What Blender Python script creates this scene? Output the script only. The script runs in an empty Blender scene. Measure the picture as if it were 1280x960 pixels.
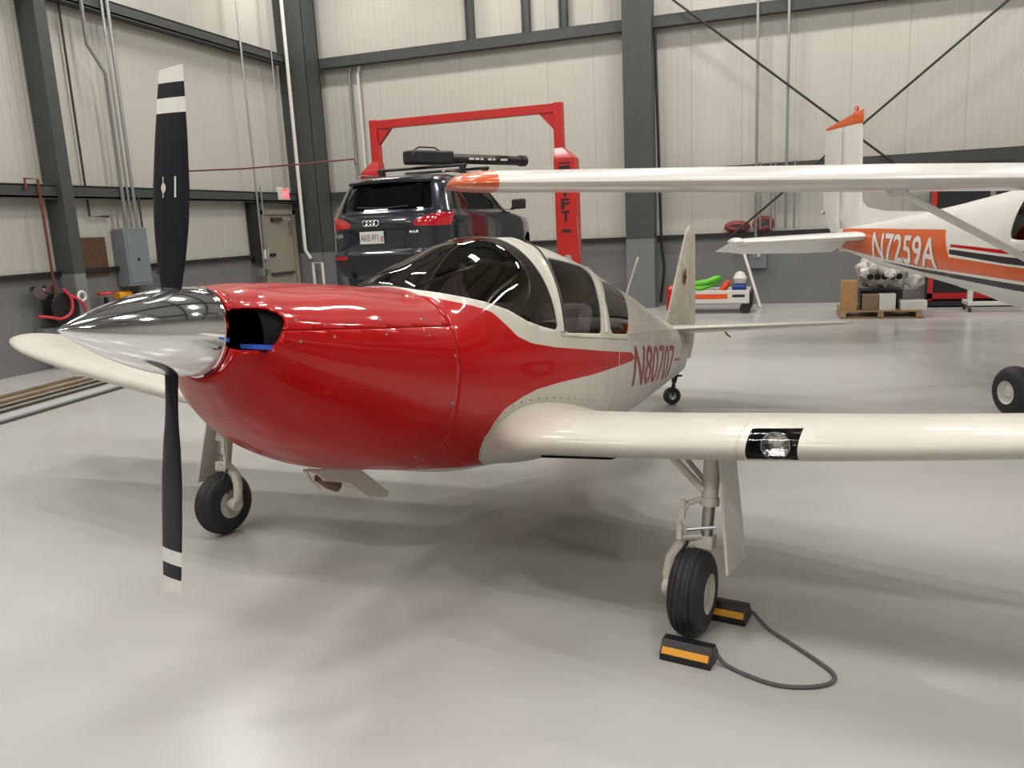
import bpy, math, random
import numpy as np
from mathutils import Vector, Matrix
random.seed(7)
PI = math.pi
SC = bpy.context.scene
COL = SC.collection
# ------------------------------------------------------------------ camera
cam = bpy.data.cameras.new('camera'); camo = bpy.data.objects.new('camera', cam); COL.objects.link(camo)
SC.camera = camo
cam.sensor_width = 36.0; cam.sensor_fit = 'HORIZONTAL'; cam.lens = 36.0 * 1007.2 / 1280.0
cam.clip_start = 0.05; cam.clip_end = 100
YAW, PITCH, ROLL, CAMH = -0.3307, 0.1957, 0.0495, 1.85
_F = Vector((math.sin(YAW) * math.cos(PITCH), math.cos(YAW) * math.cos(PITCH), -math.sin(PITCH)))
_r = Vector((math.cos(YAW), -math.sin(YAW), 0)); _d = _F.cross(_r)
_R = _r * math.cos(ROLL) + _d * math.sin(ROLL); _D = -_r * math.sin(ROLL) + _d * math.cos(ROLL)
camo.matrix_world = Matrix.Translation((0, 0, CAMH)) @ Matrix((( _R.x, -_D.x, -_F.x, 0), (_R.y, -_D.y, -_F.y, 0), (_R.z, -_D.z, -_F.z, 0), (0, 0, 0, 1)))
# ------------------------------------------------------------------ world, exposure
W = bpy.data.worlds.new('world'); SC.world = W; W.use_nodes = True
W.node_tree.nodes['Background'].inputs[0].default_value = (0.8, 0.85, 1, 1)
W.node_tree.nodes['Background'].inputs[1].default_value = 0.3
SC.view_settings.view_transform = 'Standard'; SC.view_settings.look = 'None'
SC.view_settings.gamma = 1; SC.view_settings.use_curve_mapping = False
SC.view_settings.exposure = 0.0
LAMP_W = 100.0            # watts of every high-bay lamp
LAMP_COL = (1.0, 0.965, 0.90)
LAMPS = [(x, y) for y in (-3.1, 1.5, 6.1, 10.7, 15.3) for x in (-9.2, -5.4, -1.6, 2.2, 6.0)]
LAMP_Z = 8.0
# ------------------------------------------------------------------ materials
def mat(name, col, rough=0.5, metal=0.0, coat=0.0, spec=0.5, noise=0.0, nscale=8.0, bump=0.0, bscale=60.0, emit=None, estr=1.0, rvar=0.0, coatr=0.05):
    m = bpy.data.materials.new(name); m.use_nodes = True; nt = m.node_tree; b = nt.nodes['Principled BSDF']
    b.inputs['Base Color'].default_value = (*col, 1); b.inputs['Roughness'].default_value = rough
    b.inputs['Metallic'].default_value = metal; b.inputs['Specular IOR Level'].default_value = spec
    b.inputs['Coat Weight'].default_value = coat; b.inputs['Coat Roughness'].default_value = coatr
    tc = nt.nodes.new('ShaderNodeTexCoord')
    if noise > 0 or rvar > 0:
        n = nt.nodes.new('ShaderNodeTexNoise'); n.inputs['Scale'].default_value = nscale; n.inputs['Detail'].default_value = 5
        nt.links.new(tc.outputs['Object'], n.inputs['Vector'])
        if noise > 0:
            mr = nt.nodes.new('ShaderNodeMapRange'); mr.inputs[1].default_value = 0.3; mr.inputs[2].default_value = 0.7
            mr.inputs[3].default_value = 1 - noise; mr.inputs[4].default_value = 1 + noise
            nt.links.new(n.outputs['Fac'], mr.inputs[0])
            mx = nt.nodes.new('ShaderNodeVectorMath'); mx.operation = 'SCALE'; mx.inputs[0].default_value = col
            nt.links.new(mr.outputs[0], mx.inputs['Scale']); nt.links.new(mx.outputs[0], b.inputs['Base Color'])
        if rvar > 0:
            m2 = nt.nodes.new('ShaderNodeMapRange'); m2.inputs[1].default_value = 0.3; m2.inputs[2].default_value = 0.7
            m2.inputs[3].default_value = rough - rvar; m2.inputs[4].default_value = rough + rvar
            nt.links.new(n.outputs['Fac'], m2.inputs[0]); nt.links.new(m2.outputs[0], b.inputs['Roughness'])
    if bump > 0:
        n2 = nt.nodes.new('ShaderNodeTexNoise'); n2.inputs['Scale'].default_value = bscale
        nt.links.new(tc.outputs['Object'], n2.inputs['Vector'])
        bp = nt.nodes.new('ShaderNodeBump'); bp.inputs['Strength'].default_value = bump; bp.inputs['Distance'].default_value = 0.01
        nt.links.new(n2.outputs['Fac'], bp.inputs['Height']); nt.links.new(bp.outputs[0], b.inputs['Normal'])
    if emit:
        b.inputs['Emission Color'].default_value = (*emit, 1); b.inputs['Emission Strength'].default_value = estr
    return m
def glassmat(name, tint, rough=0.02, ior=1.45):
    m = bpy.data.materials.new(name); m.use_nodes = True; nt = m.node_tree; nt.nodes.clear()
    o = nt.nodes.new('ShaderNodeOutputMaterial'); mx = nt.nodes.new('ShaderNodeMixShader')
    t = nt.nodes.new('ShaderNodeBsdfTransparent'); t.inputs[0].default_value = (*tint, 1)
    g = nt.nodes.new('ShaderNodeBsdfGlossy'); g.inputs['Roughness'].default_value = rough
    fr = nt.nodes.new('ShaderNodeFresnel'); fr.inputs['IOR'].default_value = ior
    nt.links.new(fr.outputs[0], mx.inputs[0]); nt.links.new(t.outputs[0], mx.inputs[1]); nt.links.new(g.outputs[0], mx.inputs[2])
    nt.links.new(mx.outputs[0], o.inputs['Surface']); return m
M = {}
M['red'] = mat('red_paint', (0.41, 0.001, 0.002), 0.35, coat=0.45, spec=0.1, coatr=0.04, noise=0.06, nscale=3)
M['cream'] = mat('cream_paint', (0.545, 0.525, 0.47), 0.35, coat=0.25, spec=0.35, noise=0.05, nscale=5)
M['cream_worn'] = mat('worn_cream_paint', (0.46, 0.435, 0.36), 0.45, noise=0.14, nscale=9, bump=0.1, bscale=30)
M['white'] = mat('white_paint', (0.62, 0.61, 0.575), 0.3, coat=0.3, noise=0.03, nscale=3)
M['orange'] = mat('orange_paint', (0.55, 0.085, 0.008), 0.3, coat=0.3)
M['chrome'] = mat('polished_metal', (0.86, 0.86, 0.87), 0.07, 1.0, rvar=0.03, nscale=4)
M['steel'] = mat('brushed_steel', (0.45, 0.45, 0.46), 0.3, 1.0)
M['blade'] = mat('blade_grey_paint', (0.006, 0.006, 0.012), 0.35, spec=0.3)
M['blade_white'] = mat('blade_white_paint', (0.72, 0.71, 0.68), 0.4)
M['black'] = mat('black_paint', (0.012, 0.012, 0.013), 0.4)
M['dark'] = mat('dark_interior', (0.006, 0.006, 0.007), 0.8, spec=.2)
M['rubber'] = mat('tyre_rubber', (0.018, 0.018, 0.019), 0.6, noise=0.2, nscale=20)
M['rubber_tread'] = mat('tyre_tread', (0.012, 0.012, 0.012), 0.7)
M['trimcloth'] = mat('olive_headliner', (0.12, 0.095, 0.05), 0.9, noise=0.2, nscale=10)
M['seatcloth'] = mat('mauve_seat_cloth', (0.16, 0.125, 0.14), 0.85, noise=0.15, nscale=20)
M['glass'] = glassmat('canopy_glass', (0.55, 0.52, 0.46))
M['clear'] = glassmat('clear_glass', (0.8, 0.8, 0.78), .02, 1.22)
M['car_glass'] = glassmat('tinted_car_glass', (0.03, 0.03, 0.035), 0.02, 1.6)
M['blue'] = mat('blue_tape', (0.02, 0.10, 0.55), 0.5)
M['lamp'] = mat('reflector', (0.8, 0.8, 0.8), 0.12, 1.0, bump=0.6, bscale=45)
M['number'] = mat('faded_red_vinyl', (0.33, 0.03, 0.035), 0.45, noise=0.25, nscale=6)
M['yellow'] = mat('yellow_band', (0.75, 0.33, 0.01), 0.5)
M['rope'] = mat('grey_rope', (0.10, 0.10, 0.10), 0.8)
M['girt'] = mat('dark_girt_paint', (0.045, 0.048, 0.048), 0.5, noise=0.1)
M['column'] = mat('dark_grey_column', (0.05, 0.054, 0.052), 0.5, noise=0.08)
M['column_low'] = mat('grey_column_base', (0.17, 0.175, 0.18), 0.5, noise=0.06)
M['wains'] = mat('grey_wainscot_paint', (0.165, 0.165, 0.165), 0.45, noise=0.06, nscale=1.5)
M['panel'] = mat('liner_panel', (0.47, 0.46, 0.415), 0.4, noise=0.02, nscale=1)
M['ceil'] = mat('roof_liner', (0.36, 0.368, 0.385), 0.7)
M['trim'] = mat('black_sill', (0.01, 0.01, 0.01), 0.5)
M['conduit'] = mat('galvanised_conduit', (0.33, 0.34, 0.34), 0.35, 0.7)
M['darkpipe'] = mat('dark_pipe', (0.05, 0.03, 0.025), 0.5)
M['copper'] = mat('red_brown_pipe', (0.13, 0.03, 0.018), 0.45)
M['pvc'] = mat('white_pipe', (0.62, 0.61, 0.57), 0.4)
M['panelboard'] = mat('grey_enclosure', (0.16, 0.185, 0.20), 0.45)
M['plywood'] = mat('plywood', (0.085, 0.042, 0.020), 0.7, noise=0.25, nscale=14)
M['door'] = mat('beige_door_paint', (0.27, 0.25, 0.20), 0.45)
M['exit'] = mat('exit_face', (0.6, 0.1, 0.1), 0.5, emit=(1.0, 0.13, 0.16), estr=0.9)
M['plastic'] = mat('white_plastic', (0.62, 0.62, 0.58), 0.4)
M['liftred'] = mat('lift_red', (0.46, 0.010, 0.008), 0.35, coat=0.2)
M['carpaint'] = mat('navy_metallic', (0.010, 0.014, 0.024), 0.22, 0.3, coat=1.0)
M['carplastic'] = mat('black_trim_plastic', (0.01, 0.01, 0.011), 0.5)
M['taillight'] = mat('tail_lamp', (0.42, 0.004, 0.01), 0.1, coat=1.0)
M['hose'] = mat('red_hose', (0.5, 0.03, 0.04), 0.5)
M['kraft'] = mat('kraft_cardboard', (0.36, 0.20, 0.08), 0.85, noise=0.08)
M['kraft_dark'] = mat('dull_cardboard', (0.20, 0.145, 0.09), 0.85)
M['wood'] = mat('pallet_wood', (0.33, 0.22, 0.12), 0.8, noise=0.15, nscale=12)
M['wrap'] = mat('plastic_wrap', (0.42, 0.41, 0.38), 0.2, coat=0.6, noise=0.5, nscale=7, bump=0.9, bscale=14)
M['green'] = mat('lime_green', (0.13, 0.55, 0.03), 0.5)
M['navy'] = mat('navy_blue', (0.01, 0.03, 0.22), 0.5)
M['orangered'] = mat('orange_red', (0.75, 0.08, 0.01), 0.45)
M['drain'] = mat('track_steel', (0.30, 0.27, 0.22), 0.5, 0.0, noise=0.2, nscale=3)
M['brown'] = mat('rusty_brown', (0.14, 0.085, 0.045), 0.6, noise=0.3, nscale=3)
M['emit'] = mat('led_diffuser', (0.9, 0.9, 0.9), 0.5, emit=LAMP_COL, estr=14)
M['platewhite'] = mat('plate_white', (0.6, 0.6, 0.58), 0.5)
M['flmat'] = mat('floor_edge', (0.3, 0.3, 0.29), 0.4)
def floor_material():
    m = bpy.data.materials.new('epoxy_floor'); m.use_nodes = True; nt = m.node_tree; b = nt.nodes['Principled BSDF']
    tc = nt.nodes.new('ShaderNodeTexCoord')
    n = nt.nodes.new('ShaderNodeTexNoise'); n.inputs['Scale'].default_value = 0.35; n.inputs['Detail'].default_value = 3
    mp = nt.nodes.new('ShaderNodeMapping'); mp.inputs['Scale'].default_value = (1, 2.2, 1)
    nt.links.new(tc.outputs['Object'], mp.inputs[0]); nt.links.new(mp.outputs[0], n.inputs['Vector'])
    cr = nt.nodes.new('ShaderNodeValToRGB'); cr.color_ramp.elements[0].position = 0.1; cr.color_ramp.elements[1].position = 0.9
    cr.color_ramp.elements[0].color = (0.40, 0.396, 0.39, 1); cr.color_ramp.elements[1].color = (0.49, 0.484, 0.475, 1)
    nt.links.new(n.outputs['Fac'], cr.inputs[0]); nt.links.new(cr.outputs[0], b.inputs['Base Color'])
    n2 = nt.nodes.new('ShaderNodeTexNoise'); n2.inputs['Scale'].default_value = 0.6; n2.inputs['Detail'].default_value = 1
    nt.links.new(mp.outputs[0], n2.inputs['Vector'])
    mr = nt.nodes.new('ShaderNodeMapRange'); mr.inputs[1].default_value = 0.0; mr.inputs[2].default_value = 1.0; mr.inputs[3].default_value = 0.16; mr.inputs[4].default_value = 0.30
    nt.links.new(n2.outputs['Fac'], mr.inputs[0]); nt.links.new(mr.outputs[0], b.inputs['Roughness'])
    n3 = nt.nodes.new('ShaderNodeTexNoise'); n3.inputs['Scale'].default_value = 0.5; n3.inputs['Detail'].default_value = 0
    nt.links.new(tc.outputs['Object'], n3.inputs['Vector'])
    bp = nt.nodes.new('ShaderNodeBump'); bp.inputs['Strength'].default_value = 0.08; bp.inputs['Distance'].default_value = 0.02
    nt.links.new(n3.outputs['Fac'], bp.inputs['Height']); nt.links.new(bp.outputs[0], b.inputs['Normal'])
    b.inputs['Specular IOR Level'].default_value = 0.5
    return m
M['floor'] = floor_material()
# ------------------------------------------------------------------ mesh tools
class MB:
    def __init__(s): s.v = []; s.f = []; s.m = []
    def add(s, vs, fs, mi=0):
        o = len(s.v); s.v += [tuple(map(float, p)) for p in vs]; s.f += [tuple(i + o for i in f) for f in fs]; s.m += [mi] * len(fs); return s
    def box(s, c, d, rz=0, mi=0, R=None):
        x, y, z = d[0] / 2, d[1] / 2, d[2] / 2
        vs = [Vector(p) for p in ((-x, -y, -z), (x, -y, -z), (x, y, -z), (-x, y, -z), (-x, -y, z), (x, -y, z), (x, y, z), (-x, y, z))]
        Rm = R if R is not None else Matrix.Rotation(rz, 3, 'Z')
        vs = [Rm @ p + Vector(c) for p in vs]
        return s.add(vs, [(0, 3, 2, 1), (4, 5, 6, 7), (0, 1, 5, 4), (1, 2, 6, 5), (2, 3, 7, 6), (3, 0, 4, 7)], mi)
    def loft(s, rings, closed=True, cap=True, mi=0):
        n = len(rings[0]); vs = [p for r in rings for p in r]; fs = []
        for i in range(len(rings) - 1):
            for k in range(n if closed else n - 1):
                k2 = (k + 1) % n; fs.append((i * n + k, i * n + k2, (i + 1) * n + k2, (i + 1) * n + k))
        if cap and closed:
            fs.append(tuple(range(n - 1, -1, -1))); fs.append(tuple((len(rings) - 1) * n + k for k in range(n)))
        return s.add(vs, fs, mi)
    def tube(s, pts, r, n=10, mi=0, cap=True):
        pts = [Vector(p) for p in pts]; rr = r if isinstance(r, (list, tuple)) else [r] * len(pts); rings = []
        t0 = (pts[1] - pts[0]).normalized(); up = Vector((0, 0, 1)) if abs(t0.z) < 0.9 else Vector((1, 0, 0))
        a = t0.cross(up).normalized()
        for i, p in enumerate(pts):
            t = (pts[min(i + 1, len(pts) - 1)] - pts[max(i - 1, 0)]).normalized()
            a = (a - t * a.dot(t)).normalized(); b = t.cross(a)
            rings.append([p + (a * math.cos(2 * PI * k / n) + b * math.sin(2 * PI * k / n)) * rr[i] for k in range(n)])
        return s.loft(rings, mi=mi, cap=cap)
    def lathe(s, c, axis, prof, n=32, mi=0, cap=False):
        c = Vector(c); ax = Vector(axis).normalized(); up = Vector((0, 0, 1)) if abs(ax.z) < 0.9 else Vector((1, 0, 0))
        a = ax.cross(up).normalized(); b = ax.cross(a)
        rings = [[c + ax * h + (a * math.cos(2 * PI * k / n) + b * math.sin(2 * PI * k / n)) * max(r, 1e-4) for k in range(n)] for h, r in prof]
        return s.loft(rings, cap=cap, mi=mi)
    def prism(s, poly, fn0, fn1, mi=0):
        n = len(poly); vs = [fn0(p) for p in poly] + [fn1(p) for p in poly]
        fs = [tuple(range(n - 1, -1, -1)), tuple(range(n, 2 * n))] + [(k, (k + 1) % n, n + (k + 1) % n, n + k) for k in range(n)]
        return s.add(vs, fs, mi)
    def build(s, name, mats, parent=None, smooth=35, loc=None, bevel=0, solid=0, recalc=True, weld=False, nfun=None, orient=None):
        me = bpy.data.meshes.new(name); lo = Vector(loc) if loc is not None else Vector((0, 0, 0))
        me.from_pydata([(v[0] - lo.x, v[1] - lo.y, v[2] - lo.z) for v in s.v], [], s.f)
        if not isinstance(mats, (list, tuple)): mats = [mats]
        for m in mats: me.materials.append(M[m] if isinstance(m, str) else m)
        if len(mats) > 1: me.polygons.foreach_set('material_index', s.m)
        me.validate()
        if recalc:
            import bmesh
            bm = bmesh.new(); bm.from_mesh(me)
            if weld: bmesh.ops.remove_doubles(bm, verts=bm.verts, dist=2e-5)
            bmesh.ops.recalc_face_normals(bm, faces=bm.faces)
            of_ = nfun or orient
            if of_:
                fl = [q for q in bm.faces if q.normal.dot(Vector(of_(*q.calc_center_median()))) < 0]
                bmesh.ops.reverse_faces(bm, faces=fl)
            bm.to_mesh(me); bm.free()
        if smooth:
            me.polygons.foreach_set('use_smooth', [True] * len(me.polygons)); me.set_sharp_from_angle(angle=math.radians(smooth))
        me.update()
        if nfun is not None: me.normals_split_custom_set_from_vertices([nfun(*v.co) for v in me.vertices])
        o = bpy.data.objects.new(name, me); COL.objects.link(o); o.location = lo
        if parent is not None: o.parent = parent
        if solid:
            md = o.modifiers.new('s', 'SOLIDIFY'); md.thickness = abs(solid); md.offset = -1 if solid > 0 else 1
        if bevel:
            md = o.modifiers.new('b', 'BEVEL'); md.width = bevel; md.segments = 2; md.limit_method = 'ANGLE'; md.angle_limit = math.radians(40)
        return o
def tag(o, label=None, cat=None, group=None, kind=None):
    if label: o['label'] = label
    if cat: o['category'] = cat
    if group: o['group'] = group
    if kind: o['kind'] = kind
    return o
def empty(name, loc, label, cat, rz=0, group=None):
    o = bpy.data.objects.new(name, None); COL.objects.link(o); o.location = loc; o.rotation_euler = (0, 0, rz)
    o.empty_display_size = 0.2
    return tag(o, label, cat, group)
def split(vs, fs, fv):
    """cut polygons along the zero contour of fv; returns (inside, outside) as MB-like (v, f)"""
    out = []
    for sign in (1, -1):
        nv = []; nf = []; vm = {}; em = {}
        def gv(i):
            if i not in vm: vm[i] = len(nv); nv.append(vs[i])
            return vm[i]
        def ge(i, j):
            key = (min(i, j), max(i, j))
            if key not in em:
                a, b = key; t = fv[a] / (fv[a] - fv[b]); p = vs[a]; q = vs[b]
                em[key] = len(nv); nv.append(tuple(p[k] + (q[k] - p[k]) * t for k in range(3)))
            return em[key]
        for f in fs:
            ins = [fv[i] * sign >= 0 if sign == 1 else fv[i] < 0 for i in f]
            if all(ins): nf.append(tuple(gv(i) for i in f)); continue
            if not any(ins): continue
            poly = []
            for k in range(len(f)):
                i, j = f[k], f[(k + 1) % len(f)]
                a, b = ins[k], ins[(k + 1) % len(f)]
                if a: poly.append(gv(i))
                if a != b: poly.append(ge(i, j))
            pp = []
            for i in poly:
                if not pp or pp[-1] != i: pp.append(i)
            if len(pp) > 1 and pp[0] == pp[-1]: pp.pop()
            if len(pp) >= 3: nf.append(tuple(pp))
        out.append((nv, nf))
    return out
def cut(vs, fs, fn): return split(vs, fs, [fn(*p) for p in vs])
def cuts(vs, fs, fns):
    """inside = where every field is positive; each field cut on its own so that thin bands are never missed"""
    ov, of = [], []
    for fn in fns:
        (vs, fs), (av, af) = cut(vs, fs, fn)
        o = len(ov); ov += av; of += [tuple(i + o for i in t) for t in af]
    return (vs, fs), (ov, of)
def smin(*a, k=0.012):
    m = min(a); return m - k * math.log(sum(math.exp(-(x - m) / k) for x in a))
def interp(x, pts):
    if x <= pts[0][0]: return pts[0][1]
    for (a, b), (c, d) in zip(pts, pts[1:]):
        if x <= c: return b + (d - b) * (x - a) / (c - a)
    return pts[-1][1]
def text_mesh(s, size=1.0, ext=0.0, bold=0.0, shear=0.0, space=1.0):
    cu = bpy.data.curves.new('t', 'FONT'); cu.body = s; cu.size = size; cu.extrude = ext; cu.offset = bold; cu.shear = shear
    cu.resolution_u = 4; cu.space_character = space
    o = bpy.data.objects.new('t', cu); COL.objects.link(o); bpy.context.view_layer.update()
    me = bpy.data.meshes.new_from_object(o.evaluated_get(bpy.context.evaluated_depsgraph_get()))
    vs = [tuple(v.co) for v in me.vertices]; fs = [tuple(p.vertices) for p in me.polygons]
    bpy.data.objects.remove(o); bpy.data.curves.remove(cu); bpy.data.meshes.remove(me)
    return vs, fs
def islands(vs, fs):
    par = list(range(len(vs)))
    def fd(i):
        while par[i] != i: par[i] = par[par[i]]; i = par[i]
        return i
    for f in fs:
        for i in f[1:]: par[fd(i)] = fd(f[0])
    gr = {}
    for f in fs: gr.setdefault(fd(f[0]), []).append(f)
    out = []
    for fl in gr.values():
        ids = sorted({i for f in fl for i in f}); mp = {i: k for k, i in enumerate(ids)}
        out.append(([vs[i] for i in ids], [tuple(mp[i] for i in f) for f in fl]))
    return sorted(out, key=lambda t: min(p[0] for p in t[0]))
def letters(txt, fn, width, height, name, material, parent, **kw):
    vs, fs = text_mesh(txt, **kw); xs = [p[0] for p in vs]; ys = [p[1] for p in vs]; x0, x1, y0, y1 = min(xs), max(xs), min(ys), max(ys)
    for v_, f_ in islands(vs, fs):
        v_, f_ = dice(v_, f_, .06)
        MB().add([fn((p[0] - x0) / (x1 - x0) * width, (p[1] - y0) / (y1 - y0) * height) for p in v_], f_).build(name, material, parent, smooth=0, recalc=False)
def dice(vs, fs, step, lo=(-9, -9), hi=(9, 9)):
    for ax in (0, 1):
        mn = min(p[ax] for p in vs); mx = max(p[ax] for p in vs); q = mn + step; out_v, out_f = [], []
        while q < mx:
            (av, af), (vs, fs) = split(vs, fs, [q - p[ax] for p in vs])
            o = len(out_v); out_v += av; out_f += [tuple(i + o for i in t) for t in af]; q += step
        o = len(out_v); out_v += vs; out_f += [tuple(i + o for i in t) for t in fs]; vs, fs = out_v, out_f
    return vs, fs
def fit_text(s, fn, width, height, name, material, parent, bold=0.0, shear=0.0, **kw):
    """flat lettering: text scaled to width x height, then mapped by fn(u, v) with u in 0..width, v in 0..height"""
    vs, fs = text_mesh(s, bold=bold, shear=shear, **kw)
    xs = [v[0] for v in vs]; ys = [v[1] for v in vs]; x0, x1, y0, y1 = min(xs), max(xs), min(ys), max(ys)
    mb = MB(); mb.add([fn((v[0] - x0) / (x1 - x0) * width, (v[1] - y0) / (y1 - y0) * height) for v in vs], fs)
    return mb.build(name, material, parent, smooth=0, recalc=False)
def dup(o, name=None, loc=None, label=None, parent=None):
    c = o.copy(); COL.objects.link(c)
    if parent is not None: c.parent = parent
    if loc is not None: c.location = loc
    if label: c['label'] = label
    for ch in list(o.children): dup(ch, parent=c)
    return c
def smooth_path(p, n=6):
    out = []; P = [Vector(q) for q in p]
    for i in range(len(P) - 1):
        a, b, c, d_ = P[max(i - 1, 0)], P[i], P[i + 1], P[min(i + 2, len(P) - 1)]
        for k in range(n):
            t = k / n; out.append(.5 * ((2 * b) + (c - a) * t + (2 * a - 5 * b + 4 * c - d_) * t * t + (3 * b - a - 3 * c + d_) * t ** 3))
    out.append(P[-1]); return out
# ------------------------------------------------------------------ the hangar
XL, YB, XR, YF, ZC = -10.75, 17.3, 13.0, -7.5, 9.2
SILL = 1.42
def single(mb, name, mats, label, cat, loc, **kw):
    return tag(mb.build(name, mats, None, loc=loc, **kw), label, cat)
fl = MB().box(((XL + XR) / 2, (YF + YB) / 2, -0.1), (XR - XL, YB - YF, 0.2)).build('floor', 'floor', smooth=0)
tag(fl, 'glossy light grey epoxy hangar floor', 'floor', kind='structure')
ce = MB().box(((XL + XR) / 2, (YF + YB) / 2, ZC + 0.05), (XR - XL + .4, YB - YF + .4, 0.1)).build('ceiling', 'ceil', smooth=0)
tag(ce, 'pale roof liner above the hangar', 'ceiling', kind='structure')
for k in range(9):
    MB().box(((XL + XR) / 2, YF + 1.4 + k * 2.9, ZC - 0.14), (XR - XL, 0.1, 0.26)).build('purlin', 'girt', ce, smooth=0)
for x in (-5.0, 1.0, 7.0):
    MB().box((x, (YF + YB) / 2, ZC - 0.45), (0.22, YB - YF, 0.6)).build('rafter', 'girt', ce, smooth=0)
wl = MB().box((XL - 0.1, (YF + YB) / 2, SILL / 2), (0.2, YB - YF, SILL)).build('wall_left', 'wains', smooth=0)
wb = MB().box(((XL + XR) / 2, YB + 0.1, SILL / 2), (XR - XL + .4, 0.2, SILL)).build('wall_back', 'wains', smooth=0)
wr = MB().box((XR + 0.1, (YF + YB) / 2, ZC / 2), (0.2, YB - YF, ZC)).build('wall_right', 'panel', smooth=0)
wf = MB().box(((XL + XR) / 2, YF - 0.1, ZC / 2), (XR - XL + .4, 0.2, ZC)).build('wall_front', 'panel', smooth=0)
tag(wl, 'left wall, white ribbed liner panels over grey painted base', 'wall', kind='structure')
tag(wb, 'far wall, white ribbed liner panels over grey painted base', 'wall', kind='structure')
tag(wr, 'right wall outside the picture', 'wall', kind='structure'); tag(wf, 'wall behind the camera', 'wall', kind='structure')
def liner_panel(w, h):
    """ribbed sheet, local x along the wall, y depth (room side negative), z up"""
    mb = MB();     p = [(0.0, 0.004)]; nr = 7
    for k in range(nr):
        x0 = 0.008 + (w - 0.016) * k / nr; x1 = 0.008 + (w - 0.016) * (k + 1) / nr
        p += [(x0, -0.003), (x0 + 0.03, -0.0052), (x1 - 0.03, -0.0052)]
    p += [(w - 0.008, -0.002), (w - 0.001, 0.003)]
    p = p + [(w - 0.001, 0.03), (0, 0.03)]
    mb.loft([[(x, y, 0) for x, y in p], [(x, y, h) for x, y in p]])
    return mb
PW = 0.99
base = liner_panel(PW, ZC - SILL - 0.02)
o0 = base.build('liner_panel', 'panel', wb, smooth=0)
nb = int(round((XR - XL) / PW))
for k in range(nb):
    o = o0 if k == 0 else o0.copy()
    if k: COL.objects.link(o)
    o.parent = wb; o.location = (XL + k * PW, YB + 0.02, SILL)
nl = int(round((YB - YF) / PW)) + 1
for k in range(nl):
    o = o0.copy(); COL.objects.link(o); o.parent = wl; o.rotation_euler = (0, 0, PI / 2); o.location = (XL - 0.02, YF + k * PW - .6, SILL)
    if YF + k * PW - .6 + PW > YB: bpy.data.objects.remove(o)
# sills and girts
def trim(n, mb, label, m='trim', **kw): return tag(mb.build(n, m, smooth=0, **kw), label, 'trim', kind='structure')
trim('trim_1', MB().box((XL + 0.045, (YF + YB) / 2 - 0.9, SILL + 0.02), (0.09, YB - YF - 1.9, 0.07)), 'black sill along the left wall')
trim('trim_2', MB().box(((XL + XR) / 2, YB - 0.045, SILL), (XR - XL, 0.09, 0.085)), 'black sill along the far wall')
def girt(n, a, b, z, label, wall):
    mb = MB(); L = b - a; c = (a + b) / 2; D = 0.25; H = 0.2; t = 0.03
    if wall == 'L':
        mb.box((XL + D / 2, c, z + H / 2), (D, L, t)).box((XL + D - t / 2, c, z), (t, L, H)).box((XL + D / 2, c, z - H / 2 + 0.03), (D, L, t))
    else:
        mb.box((c, YB - D / 2, z + H / 2), (L, D, t)).box((c, YB - D + t / 2, z), (L, t, H)).box((c, YB - D / 2, z - H / 2 + 0.03), (L, D, t))
    return trim(n, mb, label, 'girt')
girt('trim_3', YF, YB - 1.0, 5.62, 'upper steel girt on the left wall', 'L')
girt('trim_4', YF, YB - 1.0, 2.66, 'lower steel girt on the left wall', 'L')
girt('trim_5', XL + 0.6, XR, 5.62, 'upper steel girt on the far wall', 'B')
girt('trim_6', -2.55, XR, 2.66, 'lower steel girt on the far wall, right of the column', 'B')
girt('trim_7', XL + 0.6, -9.7, 2.66, 'short piece of lower girt by the corner column', 'B')
for n, x in ((8, -6.45), (9, -5.2), (10, -4.4)):
    mb = MB().box((x, YB - 0.09, 7.1), (0.16, 0.18, 2.85)).box((x - 0.05, YB - 0.19, 7.15), (0.03, 0.05, 2.75))
    trim('trim_%d' % n, mb, 'dark upright framing an opening above the upper girt', 'girt')
# columns: dark above, painted grey below the sill
def column(name, lo, hi, label, flange=True):
    (x0, y0), (x1, y1) = lo, hi
    t = empty(name, ((x0 + x1) / 2, (y0 + y1) / 2, 0), label, 'column'); t['kind'] = 'structure'
    ox, oy = (x0 + x1) / 2, (y0 + y1) / 2
    for nm, z0, z1, m in (('column_base', 0.0, SILL, 'column_low'), ('column_shaft', SILL, ZC - 0.2, 'column')):
        mb = MB(); h = z1 - z0; zc = (z0 + z1) / 2
        if flange == 'B':   # H section, flanges facing the room
            mb.box((0, y0 - oy + 0.012, zc), (x1 - x0, 0.024, h)).box((0, y1 - oy - 0.012, zc), (x1 - x0, 0.024, h)).box((0, 0, zc), (0.02, y1 - y0 - .05, h))
        else:
            mb.box((0, 0, zc), (x1 - x0, y1 - y0, h))
        mb.build(nm, m, t, smooth=0)
    if flange != 'B':
        pass
    MB().box((0, 0, 0.01), (x1 - x0 + 0.12, y1 - y0 + 0.12, 0.02)).build('base_plate', 'column_low', t, smooth=0)
    return t
column('steel_column', (XL, 9.76), (XL + 0.35, 9.97), 'dark steel column on the left wall beside the hose reel')
column('steel_column', (-3.13, 16.85), (-2.55, 17.25), 'dark steel column on the far wall behind the red aeroplane canopy')
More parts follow.
